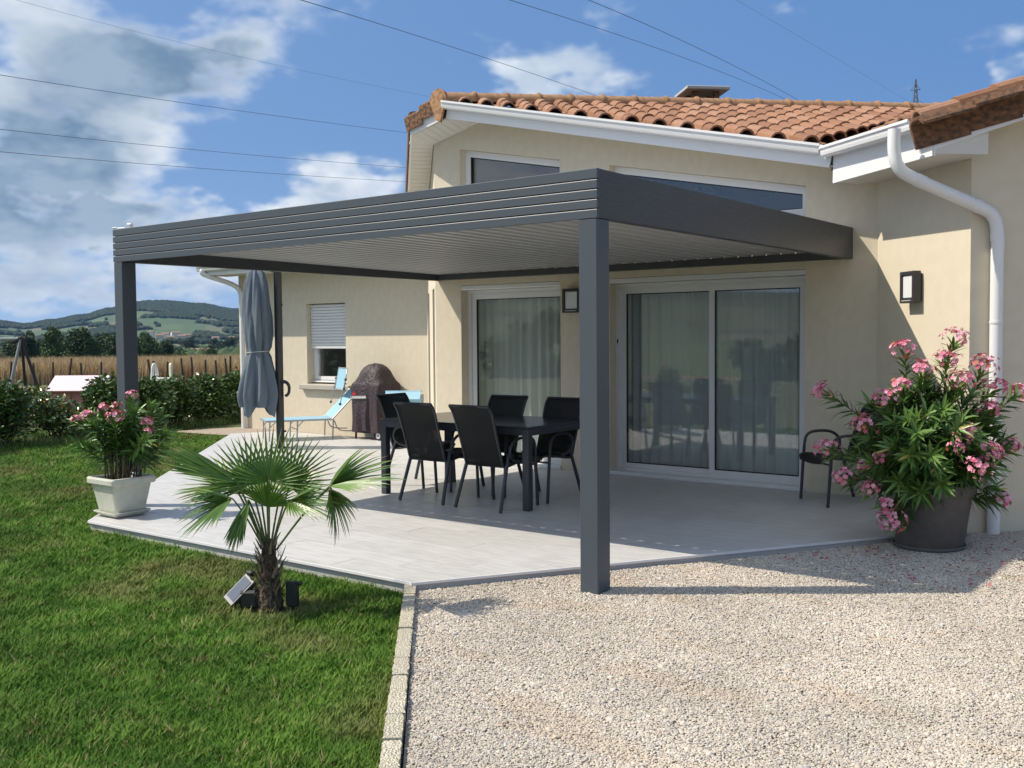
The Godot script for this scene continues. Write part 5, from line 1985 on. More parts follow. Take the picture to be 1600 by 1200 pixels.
func make_palm() -> void:
	var at := Vector3(-1.45, -0.08, 5.73)
	var o := thing("fan_palm", "young fan palm with a fibrous trunk on the lawn before the terrace", "palm", at)
	var bark := triplanar(paint(1, 1, 1, 0.95), Vector3(7, 2.0, 7), noise_tex(0.03, 5, 71, ramp([lin(0.03, 0.022, 0.016), lin(0.10, 0.075, 0.052), lin(0.22, 0.17, 0.12)], [0.2, 0.5, 0.85]), 0.0, 256), noise_tex(0.08, 4, 72, null, 14.0, 256), 1.0)
	var trunk := MB.new()
	var rows: Array = []
	for k in 15:
		var y := k * 0.030
		var line := PackedVector3Array()
		for j in 20:
			var an := TAU * j / 20.0
			var rad := lerpf(0.076, 0.040, smoothstep(0.0, 0.36, y)) * (1.0 + 0.10 * sin(an * 5.0 + k * 1.9) + 0.07 * sin(an * 9.0 - k * 2.7))
			line.append(Vector3(cos(an) * rad, y, sin(an) * rad))
		rows.append(line)
	trunk.grid(rows, true, true)
	put("trunk", trunk, bark, o)
	var r := RandomNumberGenerator.new()
	r.seed = 31
	# old leaf bases and hanging fibres
	var bases := MB.new()
	bases.colored = true
	for i in 34:
		var an := r.randf() * TAU
		var y := r.randf_range(0.08, 0.40)
		var d := Vector3(cos(an), 0, sin(an))
		var rad := lerpf(0.088, 0.050, y / 0.40)
		bases.col = Color(0.36, 0.29, 0.20).lerp(Color(0.10, 0.07, 0.045), r.randf())
		bases.tube([d * rad * 0.85 + Vector3.UP * y, d * (rad + 0.014) + Vector3.UP * (y + 0.045), d * (rad + r.randf_range(0.022, 0.045)) + Vector3.UP * (y + r.randf_range(0.06, 0.10))], 0.011, 5, 0.003, 0.6)
	for i in 260:
		var an := r.randf() * TAU
		var y := r.randf_range(0.02, 0.44)
		var d := Vector3(cos(an), 0, sin(an))
		var rad := lerpf(0.098, 0.056, y / 0.44)
		bases.col = Color(0.16, 0.11, 0.075).lerp(Color(0.05, 0.037, 0.028), r.randf())
		var s := Vector3(-d.z, 0, d.x) * 0.0022
		var p0 := d * rad + Vector3.UP * y
		var p1 := d * (rad + r.randf_range(0.004, 0.030)) + Vector3.UP * (y + r.randf_range(-0.07, 0.06)) + s * r.randf_range(-8, 8)
		bases.tri(p0 - s, p0 + s, p1)
	var bm := paint(1, 1, 1, 0.95)
	bm.vertex_color_use_as_albedo = true
	put("leaf_fibres", bases, bm, o).set_meta("kind", "stuff")
	var lm := paint(1, 1, 1, 0.40)
	lm.vertex_color_use_as_albedo = true
	lm.backlight_enabled = true
	lm.backlight = Color(0.16, 0.26, 0.05)
	var stalk_m := paint(0.11, 0.16, 0.05, 0.5)
	var meshes: Array = []
	for i in 5:
		meshes.append(frond_mesh(300 + i, 0.40, [1.75, 1.6, 1.35, 0.95, 0.26][i], [0.35, 0.5, 0.3, 0.7, 0.5][i]))
	# right, up and towards-the-viewer of the crown: [stalk end, leaf direction, leaf upper side, mesh, size]
	var R := Vector3(0.7910, 0, -0.6115)
	var F := Vector3(0.6115, 0, 0.7910)
	var W := func(v: Vector3) -> Vector3: return R * v.x + Vector3.UP * v.y + F * v.z
	var list: Array = [
		[Vector3(0.00, 0.76, -0.04), Vector3(0.05, 1.0, -0.15), Vector3(0.0, 0.2, 1.0), 0, 0.90],
		[Vector3(0.12, 0.74, -0.06), Vector3(0.66, 0.76, -0.15), Vector3(-0.3, 0.1, 1.0), 1, 0.84],
		[Vector3(-0.12, 0.74, -0.08), Vector3(-0.55, 0.78, -0.25), Vector3(0.2, 0.3, 1.0), 1, 0.84],
		[Vector3(0.02, 0.63, 0.10), Vector3(0.22, 0.72, 0.42), Vector3(0.0, 0.45, -0.8), 2, 0.66],
		[Vector3(-0.17, 0.77, 0.04), Vector3(-0.88, 0.40, 0.12), Vector3(0.25, 0.55, 0.75), 4, 1.22],
		[Vector3(-0.20, 0.72, -0.04), Vector3(-1.0, 0.05, -0.10), Vector3(0.05, 0.85, 0.50), 3, 0.98],
		[Vector3(-0.18, 0.68, 0.10), Vector3(-0.78, -0.45, 0.32), Vector3(-0.45, 0.65, 0.6), 3, 0.92],
		[Vector3(0.37, 0.74, 0.06), Vector3(0.96, 0.20, 0.02), Vector3(-0.20, 0.9, 0.38), 3, 1.16],
		[Vector3(0.37, 0.73, 0.06), Vector3(0.24, -0.95, 0.18), Vector3(0.9, 0.30, 0.30), 3, 0.84],
		[Vector3(0.14, 0.66, 0.08), Vector3(0.80, -0.16, 0.35), Vector3(0.1, 0.9, 0.42), 3, 0.84],
		[Vector3(-0.08, 0.67, 0.12), Vector3(-0.28, -0.85, 0.40), Vector3(-0.1, 0.5, 0.85), 4, 0.80],
		[Vector3(0.04, 0.68, -0.16), Vector3(0.25, 0.45, -0.85), Vector3(0.0, 0.8, 0.5), 2, 0.8],
		[Vector3(-0.08, 0.66, -0.14), Vector3(-0.6, 0.30, -0.7), Vector3(0.2, 0.9, 0.3), 2, 0.8],
	]
	for e: Array in list:
		var f := Node3D.new()
		f.name = numbered(o, "frond")
		o.add_child(f, true)
		var tipv: Vector3 = W.call(e[0])
		var d: Vector3 = (W.call(e[1]) as Vector3).normalized()
		var u0: Vector3 = W.call(e[2])
		var u: Vector3 = (u0 - d * u0.dot(d)).normalized()
		var st := MB.new()
		var base := Vector3(tipv.x * 0.12, 0.36, tipv.z * 0.12)
		st.tube(curve([base, base.lerp(tipv, 0.5) + Vector3(0, 0.02, 0), tipv, tipv + d * 0.03], 5), 0.0085, 6, 0.0055, 0.7)
		put("stalk", st, stalk_m, f)
		part_at("fan", meshes[e[3]], lm, f, Transform3D(Basis(u.cross(d), u, d).scaled_local(Vector3.ONE * float(e[4])), tipv))

func make_solar_lamps() -> void:
	var black := paint(0.020, 0.021, 0.024, 0.45)
	var label: Array = ["black solar garden spotlight with its panel tilted up left of the palm", "dark boxed garden spotlight right of the palm trunk"]
	var o := thing("garden_spotlight", label[0], "garden light", Vector3(-1.585, -0.08, 5.845), 0.0, "solar spotlights at the palm")
	# panel faces up and to the left towards the sun
	var nrm := (Vector3(0.7910, 0, -0.6115) * -0.42 + Vector3(0.6115, 0, 0.7910) * 0.62 + Vector3.UP * 0.66).normalized()
	var longv := Vector3(0.7910, 0, -0.6115) * 0.60 + Vector3.UP * 0.75 - Vector3(0.6115, 0, 0.7910) * 0.2
	longv = (longv - nrm * longv.dot(nrm)).normalized()
	var b := Basis(longv.cross(nrm), longv, nrm)
	var body := MB.new()
	body.xf = Transform3D(b, Vector3(0.0, 0.125, 0.0))
	body.box(Vector3(0, 0, -0.012), Vector3(0.112, 0.190, 0.030), 0.012)
	put("panel_case", body, black, o)
	var rim := MB.new()
	rim.xf = body.xf
	rim.box(Vector3(0, 0, 0.004), Vector3(0.108, 0.184, 0.004), 0.0015)
	put("panel_rim", rim, paint(0.16, 0.165, 0.17, 0.4), o)
	var cells := MB.new()
	cells.xf = body.xf
	cells.box(Vector3(0, 0.004, 0.0075), Vector3(0.088, 0.150, 0.003))
	put("solar_panel", cells, paint(0.085, 0.105, 0.145, 0.16), o)
	var head := MB.new()
	head.xf = Transform3D(Basis(Vector3.UP, 0.6), Vector3(0.055, 0.075, -0.03))
	head.box(Vector3.ZERO, Vector3(0.11, 0.11, 0.07), 0.015)
	put("lamp_head", head, black, o)
	var stake := MB.new()
	stake.tube([Vector3(0.02, 0.12, -0.01), Vector3(0.03, -0.02, -0.01)], 0.012, 8)
	put("stake", stake, black, o)
	var knob := MB.new()
	knob.tube([Vector3(0.035, 0.222, -0.045), Vector3(0.075, 0.222, -0.045)], 0.017, 10)
	put("knob", knob, black, o)
	var p := thing("garden_spotlight", label[1], "garden light", Vector3(-1.335, -0.08, 5.655), 0.35, "solar spotlights at the palm")
	var bx := MB.new()
	bx.box(Vector3(0, 0.100, 0), Vector3(0.072, 0.150, 0.05), 0.012)
	put("lamp_head", bx, black, p)
	var kb := MB.new()
	kb.tube([Vector3(0.04, 0.165, 0), Vector3(0.062, 0.165, 0)], 0.012, 8)
	put("knob", kb, black, p)
	var sk := MB.new()
	sk.tube([Vector3(0, 0.05, 0), Vector3(0, -0.02, 0)], 0.012, 8)
	put("stake", sk, black, p)

func leaf_cloud(count: int, size: float, shape: Callable, seed_: int, c0: Color, c1: Color, accents: Array) -> ArrayMesh:
	var r := RandomNumberGenerator.new()
	r.seed = seed_
	var g := MB.new()
	g.colored = true
	for i in count:
		var q: Array = shape.call(r)
		var p: Vector3 = q[0]
		var out: Vector3 = q[1]
		var d := (out * 0.7 + Vector3(r.randfn(), r.randfn() * 0.8 + 0.2, r.randfn()) * 0.6).normalized()
		var up := (Vector3(r.randfn(), r.randfn() + 0.8, r.randfn()) * 0.7 + out * 0.4).normalized()
		var s := d.cross(up).normalized()
		var L := size * r.randf_range(0.6, 1.25)
		var c := c0.lerp(c1, r.randf())
		for a: Array in accents:
			if r.randf() < a[1]:
				c = a[0]
		g.col = c
		g.quad(p, p + d * L * 0.45 - s * L * 0.26, p + d * L, p + d * L * 0.45 + s * L * 0.26)
	return g.mesh()

func shrub_shape(w: float, h: float, lumps: Array) -> Callable:
	return func(r: RandomNumberGenerator) -> Array:
		var l: Array = lumps[r.randi() % lumps.size()]
		var v := Vector3(r.randfn(), r.randfn(), r.randfn()).normalized()
		var k := pow(r.randf(), 0.33) * (1.0 + 0.22 * r.randfn() * 0.5)
		var c: Vector3 = l[0]
		var rad: float = l[1]
		var p := Vector3(c.x * w, c.y * h, c.z * w) + Vector3(v.x * w, v.y * h, v.z * w) * rad * k
		if p.y < 0.02:
			p.y = r.randf_range(0.02, 0.15)
		return [p, v]

func make_hedge() -> void:
	var m := paint(1, 1, 1, 0.30)
	m.vertex_color_use_as_albedo = true
	m.backlight_enabled = true
	m.backlight = Color(0.08, 0.13, 0.03)
	var bark := paint(0.05, 0.035, 0.025, 0.9)
	var protos: Array = []
	var r := RandomNumberGenerator.new()
	r.seed = 41
	for k in 4:
		var lumps: Array = []
		for i in 15:
			var a := r.randf() * TAU
			var d := r.randf_range(0.0, 0.34)
			lumps.append([Vector3(cos(a) * d, r.randf_range(0.20, 0.80), sin(a) * d), r.randf_range(0.14, 0.25)])
		var acc: Array = [[Color(0.12, 0.045, 0.02), 0.03]]
		if k == 1:
			acc = [[Color(0.34, 0.22, 0.03), 0.10], [Color(0.24, 0.10, 0.02), 0.05]]
		protos.append(leaf_cloud(5200 if k != 1 else 2600, 0.075, shrub_shape(1.15, 1.05, lumps), 410 + k, Color(0.045, 0.100, 0.022), Color(0.105, 0.175, 0.042), acc))
	var spots: Array = [
		[-11.6, 3.3, 0, 1.0, "dark evergreen hedge shrub cut by the photo's left edge"],
		[-11.95, 2.2, 3, 1.0, "dark glossy hedge shrub under the swing's grey leg"],
		[-12.25, 1.25, 1, 0.93, "sparse hedge shrub with yellow and orange leaves"],
		[-12.45, 0.30, 0, 1.0, "dense hedge shrub in front of the playhouse roof"],
		[-12.70, -0.60, 2, 0.97, "hedge shrub hidden half behind the left pergola post"],
		[-13.05, -1.50, 3, 0.92, "hedge shrub just right of the left pergola post, below the slide"],
		[-13.25, -2.35, 2, 0.96, "hedge shrub right of the white slide"],
		[-13.50, -3.15, 0, 0.94, "second hedge shrub from the left wing corner"],
		[-13.75, -3.95, 3, 1.0, "last hedge shrub, touching the left wing corner"],
		[-13.95, -4.8, 2, 1.0, "hedge shrub vanishing behind the left wing"],
	]
	for i in spots.size():
		var s: Array = spots[i]
		var o := thing("hedge_shrub", s[4], "shrub", Vector3(s[0], -0.09, s[1]), r.randf() * TAU, "hedge shrubs along the lawn")
		o.scale = Vector3(1.22, 1.0, 1.22) * float(s[3])
		put("foliage", protos[s[2]], m, o).set_meta("kind", "stuff")
		var st := MB.new()
		for j in 7:
			var a := TAU * j / 7.0 + r.randf()
			st.tube([Vector3(cos(a) * 0.03, 0.0, sin(a) * 0.03), Vector3(cos(a) * 0.12, 0.3, sin(a) * 0.12), Vector3(cos(a) * 0.24, 0.7, sin(a) * 0.24)], 0.012, 5, 0.004)
		put("stem", st, bark, o)
	# longer grass and weeds left standing under the hedge
	var xfs: Array = []
	var cols: Array = []
	for i in 2600:
		var t := r.randf()
		var p := Vector3(-11.3, 0, 4.4).lerp(Vector3(-14.1, 0, -5.4), t) + Vector3(r.randf_range(-0.45, 0.55), -0.09, r.randf_range(-0.2, 0.2))
		var sz := r.randf_range(0.5, 1.2)
		xfs.append(Transform3D(Basis(Vector3.UP, r.randf() * TAU).scaled(Vector3.ONE * sz), p))
		cols.append(Color(0.07, 0.14, 0.025).lerp(Color(0.15, 0.19, 0.05), r.randf()))
	var gm := paint(1, 1, 1, 0.7)
	gm.vertex_color_use_as_albedo = true
	many("weeds", blades(12, 0.16, 0.06, 0.008, 0.5, 420), gm, xfs, cols)

# ---------------------------------------------------------------- beyond the hedge
func make_background() -> void:
	var r := RandomNumberGenerator.new()
	r.seed = 51
	# tall dry grass of the field
	var xfs: Array = []
	var cols: Array = []
	for i in 13000:
		var d := lerpf(56.0, 100.0, pow(r.randf(), 1.3))
		var th := r.randf_range(-67.0, -51.0)
		var p := from_eye(th, 0.0, d)
		p.y = ground_at(p) - 0.02
		var sz := r.randf_range(0.7, 1.15)
		xfs.append(Transform3D(Basis(Vector3.UP, r.randf() * TAU).scaled(Vector3(1, 1, 1) * sz), p))
		var c := Color(0.46, 0.33, 0.16).lerp(Color(0.66, 0.54, 0.33), r.randf())
		if r.randf() < 0.22:
			c = Color(0.26, 0.14, 0.05)
		cols.append(c)
	var gm := paint(1, 1, 1, 0.8)
	gm.vertex_color_use_as_albedo = true
	gm.backlight_enabled = true
	gm.backlight = Color(0.2, 0.15, 0.07)
	tag(many("dry_grass", blades(16, 1.18, 0.42, 0.024, 0.28, 520), gm, xfs, cols), "tall dry golden grass in the field behind the fence", "grass")
	xfs = []
	cols = []
	for i in 6000:
		var d := lerpf(21.0, 45.0, r.randf())
		var th := r.randf_range(-67.0, -51.0)
		var p := from_eye(th, 0.0, d)
		p.y = ground_at(p) - 0.02
		xfs.append(Transform3D(Basis(Vector3.UP, r.randf() * TAU).scaled(Vector3.ONE * r.randf_range(0.6, 1.3)), p))
		cols.append(Color(0.17, 0.13, 0.055).lerp(Color(0.12, 0.14, 0.04), r.randf()))
	many("rough_grass", blades(14, 0.30, 0.30, 0.014, 0.5, 521), gm, xfs, cols)

	# field fence: leaning stakes and two wires
	var wood := triplanar(paint(1, 1, 1, 0.9), Vector3(2, 0.4, 2), noise_tex(0.05, 4, 95, ramp([lin(0.030, 0.024, 0.020), lin(0.085, 0.068, 0.055)], [0.2, 0.8]), 0.0, 128), null)
	var fence := thing("field_fence", "old field fence of leaning dark wooden stakes in front of the dry grass", "fence")
	var tops: Array = [[-44.69, 0.57, -14.0, 0.12], [-43.87, 0.50, -14.62, -0.05], [-43.13, 0.52, -15.2, 0.06], [-42.45, 0.70, -15.74, 0.18], [-42.11, 0.48, -15.99, -0.06], [-41.34, 0.51, -16.58, 0.0], [-39.60, 0.62, -17.93, -0.16], [-39.39, 0.55, -18.1, 0.22], [-38.86, 0.51, -18.5, 0.05], [-38.36, 0.66, -18.89, -0.08], [-37.98, 0.72, -19.19, -0.05], [-37.45, 0.59, -19.59, 0.04], [-37.07, 0.56, -19.88, -0.04], [-36.72, 0.64, -20.16, -0.12], [-36.53, 0.76, -20.32, 0.02], [-45.6, 0.6, -13.3, 0.05], [-40.3, 0.5, -17.4, -0.05]]
	for t: Array in tops:
		var top := Vector3(t[0], t[1], t[2])
		var foot := Vector3(top.x - 0.79 * t[3] * 1.2, 0, top.z + 0.61 * t[3] * 1.2)
		foot.y = ground_at(foot) - 0.1
		var g := MB.new()
		g.tube([foot, foot.lerp(top, 0.5) + Vector3(r.randf_range(-0.02, 0.02), 0, 0), top], 0.062, 7, 0.045)
		put("post", g, wood, fence)
	for h: float in [0.25, 0.65]:
		var g := MB.new()
		var a := Vector3(-45.6, 0, -13.3)
		var b := Vector3(-35.5, 0, -21.1)
		var pts: Array = []
		for i in 9:
			var p := a.lerp(b, i / 8.0)
			p.y = ground_at(p) + h
			pts.append(p)
		g.tube(pts, 0.006, 4)
		put("wire", g, paint(0.2, 0.2, 0.2, 0.5, 0.5), fence)

	# swing frame cut by the edge of the photo
	var sw := thing("swing_frame", "wooden swing frame with a grey beam and slanting legs at the field's edge", "swing")
	var L := Vector3(-0.791, 0, 0.6115)
	var F := Vector3(0.6115, 0, 0.791)
	var apex := Vector3(-39.40, 1.62, -11.84)
	var grey_wood := paint(0.26, 0.29, 0.30, 0.8)
	var dark_wood := paint(0.035, 0.033, 0.032, 0.9)
	var beam := MB.new()
	beam.tube([apex - L * 0.1, apex + L * 2.9], 0.075, 10)
	put("beam", beam, grey_wood, sw)
	for e: float in [0.0, 2.7]:
		for s: Array in [[0.42, 0.35, grey_wood], [-0.72, 0.0, dark_wood], [0.30, -0.9, dark_wood]]:
			var foot: Vector3 = apex + L * (e + s[0]) + F * s[1]
			foot.y = ground_at(foot) - 0.05
			var g := MB.new()
			g.tube([apex + L * (e + 0.02 * s[0]) + F * 0.05 * s[1], foot], 0.065, 8)
			put("leg", g, s[2], sw)
	var brace := MB.new()
	brace.tube([apex + Vector3(0, -0.18, 0) - L * 0.14, apex + Vector3(0, 0.06, 0) - L * 0.06, apex + L * 0.3 + Vector3(0, -0.12, 0)], 0.10, 7)
	put("joint", brace, dark_wood, sw)

	# toy playhouse whose pale roof shows over the hedge
	var ph := thing("playhouse", "toy playhouse with a pale pink roof showing over the hedge", "playhouse", Vector3(-18.4, -0.14, -2.7), 0.66)
	var wall_m := paint(0.45, 0.20, 0.18, 0.6)
	var pw := MB.new()
	pw.box(Vector3(0, 0.31, 0), Vector3(1.15, 0.62, 0.7), 0.02)
	put("wall", pw, wall_m, ph)
	var rf := MB.new()
	rf.xf = Transform3D(Basis(Vector3(0, 0, 1), Vector3.UP, Vector3(-1, 0, 0)), Vector3(0.62, 0, 0))
	rf.prism(P2([-0.50, 0.56, -0.47, 0.53, 0.0, 0.83, 0.47, 0.53, 0.50, 0.56, 0.0, 0.88]), 0.0, 1.24)
	put("roof", rf, paint(0.78, 0.62, 0.66, 0.4), ph)
	for x: float in [-0.63, 0.60]:
		var gb := MB.new()
		gb.xf = Transform3D(Basis(Vector3(0, 0, 1), Vector3.UP, Vector3(-1, 0, 0)), Vector3(x + 0.015, 0, 0))
		gb.prism(P2([-0.48, 0.54, 0.48, 0.54, 0.0, 0.85]), 0.0, 0.02)
		put("gable", gb, paint(0.72, 0.45, 0.50, 0.5) if x < 0.0 else paint(0.50, 0.05, 0.04, 0.5), ph)

	# white toy slide
	var sl := thing("toy_slide", "white plastic toy slide, its ladder top rising over the hedge", "slide", Vector3(-17.0, -0.13, -3.79), 0.66)
	var wp := paint(0.78, 0.78, 0.76, 0.35)
	for s: float in [-1.0, 1.0]:
		var g := MB.new()
		g.tube(curve([Vector3(s * 0.24, 0.0, 0.1), Vector3(s * 0.22, 0.75, -0.02), Vector3(s * 0.205, 1.06, -0.06), Vector3(s * 0.17, 1.08, -0.12), Vector3(s * 0.15, 0.85, -0.18)], 4), 0.036, 8)
		put("handrail", g, wp if s < 0.0 else paint(0.74, 0.72, 0.50, 0.4), sl)
	for i in 4:
		var g := MB.new()
		g.box(Vector3(0, 0.20 + 0.19 * i, 0.03), Vector3(0.42, 0.07, 0.10), 0.02)
		put("step", g, wp, sl)
	var ch := MB.new()
	ch.xf = Transform3D(Basis(Vector3.RIGHT, -0.62), Vector3(0, 0.80, -0.10))
	ch.box(Vector3(0, 0, -0.60), Vector3(0.34, 0.02, 1.2), 0.005)
	ch.box(Vector3(-0.18, 0.05, -0.60), Vector3(0.03, 0.12, 1.2), 0.01)
	ch.box(Vector3(0.18, 0.05, -0.60), Vector3(0.03, 0.12, 1.2), 0.01)
	put("chute", ch, wp, sl)

	make_trees()
	make_far_houses()
	make_cables()

func make_trees() -> void:
	var r := RandomNumberGenerator.new()
	r.seed = 61
	var m := paint(1, 1, 1, 0.7)
	m.vertex_color_use_as_albedo = true
	m.backlight_enabled = true
	m.backlight = Color(0.06, 0.09, 0.02)
	var bark := paint(0.05, 0.04, 0.03, 0.95)
	var crowns: Array = []
	for k in 5:
		var lumps: Array = []
		for i in 13:
			var a := r.randf() * TAU
			var y := r.randf_range(0.26, 0.86)
			var d := r.randf_range(0.0, 0.40) * sqrt(maxf(0.05, 1.0 - pow((y - 0.45) / 0.5, 2.0)))
			if k == 4:
				y = 0.12 + 0.84 * i / 12.0
				d = 0.08 * (1.0 - y)
			lumps.append([Vector3(cos(a) * d, y, sin(a) * d), r.randf_range(0.10, 0.20) if k < 4 else 0.16 * (1.05 - y)])
		var c0: Color = [Color(0.040, 0.085, 0.022), Color(0.065, 0.120, 0.032), Color(0.036, 0.072, 0.022), Color(0.085, 0.135, 0.036), Color(0.025, 0.050, 0.024)][k]
		crowns.append(leaf_cloud(5200, 0.058, shrub_shape(1.0, 1.0, lumps), 610 + k, c0 * 0.62, c0 * 1.2, []))
	# bearing, distance, top elevation (degrees), width over height, kind, label
	var list: Array = [
		[-66.0, 165.0, 0.9, 1.1, 0, "broad dark tree at the far left of the tree line"],
		[-64.6, 150.0, 0.6, 0.45, 4, "narrow dark conifer behind the swing beam"],
		[-63.9, 175.0, 0.10, 1.2, 2, "low dark tree behind the swing legs"],
		[-63.1, 170.0, 0.50, 0.9, 2, "dark bushy tree just right of the swing"],
		[-62.1, 160.0, 0.75, 0.85, 1, "lighter green round tree right of the swing"],
		[-61.35, 190.0, 0.00, 1.2, 2, "low dark tree between the light tree and the big oak"],
		[-60.5, 155.0, 0.80, 1.05, 0, "big round dark oak left of the left pergola post"],
		[-59.6, 175.0, 0.42, 1.2, 2, "dark tree just left of the left pergola post"],
		[-58.9, 165.0, 0.45, 1.2, 0, "dark tree behind the left pergola post"],
		[-57.9, 180.0, 0.35, 1.1, 0, "dark tree just right of the left pergola post"],
		[-57.2, 170.0, 0.45, 0.9, 1, "mid green tree above the white slide"],
		[-56.4, 190.0, 0.05, 1.1, 2, "dark tree right of the slide"],
		[-55.75, 170.0, -0.60, 1.3, 3, "light green bush left of the beige house"],
		[-55.2, 640.0, 0.15, 1.2, 2, "dark tree behind the beige house"],
		[-54.15, 300.0, -0.42, 1.0, 3, "light green shrub right of the beige house"],
		[-53.95, 650.0, 0.12, 1.2, 2, "dark tree between the two far houses"],
		[-53.2, 700.0, 0.20, 1.3, 0, "dark tree behind the pale far house"],
		[-52.45, 660.0, 0.15, 1.2, 1, "mid green tree beside the left wing wall"],
		[-51.2, 230.0, 0.45, 1.2, 0, "dark tree beyond the left wing corner"],
		[-62.6, 260.0, 0.15, 1.3, 2, "far dark tree behind the gap right of the swing"],
		[-59.0, 290.0, 0.40, 1.4, 2, "far dark tree behind the tree at the post"],
	]
	for t: Array in list:
		var p := from_eye(t[0], 0.0, t[1])
		p.y = ground_at(p) - 0.1
		var h: float = 1.52 + tan(deg_to_rad(t[2])) * t[1] - p.y
		var o := thing("tree", t[5], "tree", p, r.randf() * TAU, "trees along the field")
		o.scale = Vector3(h * t[3], h, h * t[3])
		put("crown", crowns[t[4]], m, o).set_meta("kind", "stuff")
		var g := MB.new()
		g.tube([Vector3.ZERO, Vector3(0.01, 0.25, 0), Vector3(0, 0.6, 0.01)], 0.035, 6, 0.012)
		put("trunk", g, bark, o)
	# trees on the neighbours' side, which the glass doors mirror
	for t: Array in [[-132.0, 60.0, 1.9, 1.0, 1, "leafy garden tree by the nearest neighbouring house"], [-146.0, 44.0, 0.3, 1.2, 0, "round garden tree between the neighbouring houses"], [-163.0, 58.0, 2.2, 1.0, 1, "garden tree beyond the second neighbouring house"], [-120.0, 70.0, 1.8, 1.1, 2, "dark garden tree at the end of the neighbours' row"]]:
		var p := from_eye(t[0], 0.0, t[1])
		p.y = ground_at(p) - 0.1
		var h: float = 1.52 + tan(deg_to_rad(t[2])) * t[1] - p.y
		var o := thing("tree", t[5], "tree", p, r.randf() * TAU)
		o.scale = Vector3(h * t[3], h, h * t[3])
		put("crown", crowns[t[4]], m, o).set_meta("kind", "stuff")
		var g := MB.new()
		g.tube([Vector3.ZERO, Vector3(0.01, 0.25, 0), Vector3(0, 0.6, 0.01)], 0.035, 6, 0.012)
		put("trunk", g, bark, o)
	# woods on the hills and bushes of the valley
	var xfs: Array = []
	var cols: Array = []
	for i in 90000:
		var th := r.randf_range(-67.0, -50.5)
		var d := sqrt(lerpf(1000.0 * 1000.0, 2560.0 * 2560.0, r.randf()))
		if wooded(d, th) < 0.45 and r.randf() > 0.0008:
			continue
		var y := land(d, th)
		var p := Vector3(EYE.x + d * sin(deg_to_rad(th)), y + 2.0, EYE.z - d * cos(deg_to_rad(th)))
		var s := r.randf_range(2.6, 5.2)
		xfs.append(Transform3D(Basis(Vector3.UP, r.randf() * TAU).scaled(Vector3(s, s * r.randf_range(0.8, 1.25), s)), p))
		cols.append(Color(0.017, 0.034, 0.012).lerp(Color(0.034, 0.056, 0.018), r.randf()))
	for i in 500:
		var th := r.randf_range(-67.0, -50.5)
		var d := r.randf_range(280.0, 1000.0)
		var y := land(d, th)
		var p := Vector3(EYE.x + d * sin(deg_to_rad(th)), y + 1.5, EYE.z - d * cos(deg_to_rad(th)))
		var s := r.randf_range(2.0, 4.5)
		xfs.append(Transform3D(Basis(Vector3.UP, r.randf() * TAU).scaled(Vector3(s * 1.2, s, s * 1.2)), p))
		cols.append(Color(0.02, 0.045, 0.014).lerp(Color(0.05, 0.085, 0.025), r.randf()))
	var wm := paint(1, 1, 1, 0.95)
	wm.vertex_color_use_as_albedo = true
	tag(many("forest", blob(620, 1.0), wm, xfs, cols), "dark woods covering the far hill tops", "forest")

func far_house(label: String, at: Vector3, turn: float, w: float, d: float, h: float, wall_c: Color, roof_c: Color, windows: int, group := "") -> void:
	var o := thing("far_house", label, "house", at, turn, group)
	var wm := StandardMaterial3D.new()
	wm.albedo_color = wall_c.linear_to_srgb()
	wm.roughness = 0.9
	var b := MB.new()
	b.box(Vector3(0, h * 0.5 - 0.5, 0), Vector3(w, h + 1.0, d))
	# gable ends
	b.xf = Transform3D(Basis(Vector3(0, 0, 1), Vector3.UP, Vector3(-1, 0, 0)), Vector3(w * 0.5, h, 0))
	b.prism(P2([-d * 0.5, 0, d * 0.5, 0, 0, d * 0.17]), 0.0, w)
	put("wall", b, wm, o)
	var rm := StandardMaterial3D.new()
	rm.albedo_color = roof_c.linear_to_srgb()
	rm.roughness = 0.9
	var g := MB.new()
	g.xf = Transform3D(Basis(Vector3(0, 0, 1), Vector3.UP, Vector3(-1, 0, 0)), Vector3(w * 0.5 + 0.4, h, 0))
	var e := d * 0.5 + 0.5
	g.prism(P2([-e, -0.17, -e, 0.08, 0, d * 0.17 + 0.28, e, 0.08, e, -0.17, 0, d * 0.17 + 0.03]), 0.0, w + 0.8)
	put("roof", g, rm, o)
	for i in windows:
		var x := w * ((i + 0.5) / windows - 0.5)
		var q := MB.new()
		q.box(Vector3(x, h * 0.55, d * 0.5 + 0.01), Vector3(1.1, 1.2, 0.06))
		put("window", q, paint(0.04, 0.045, 0.05, 0.2), o)

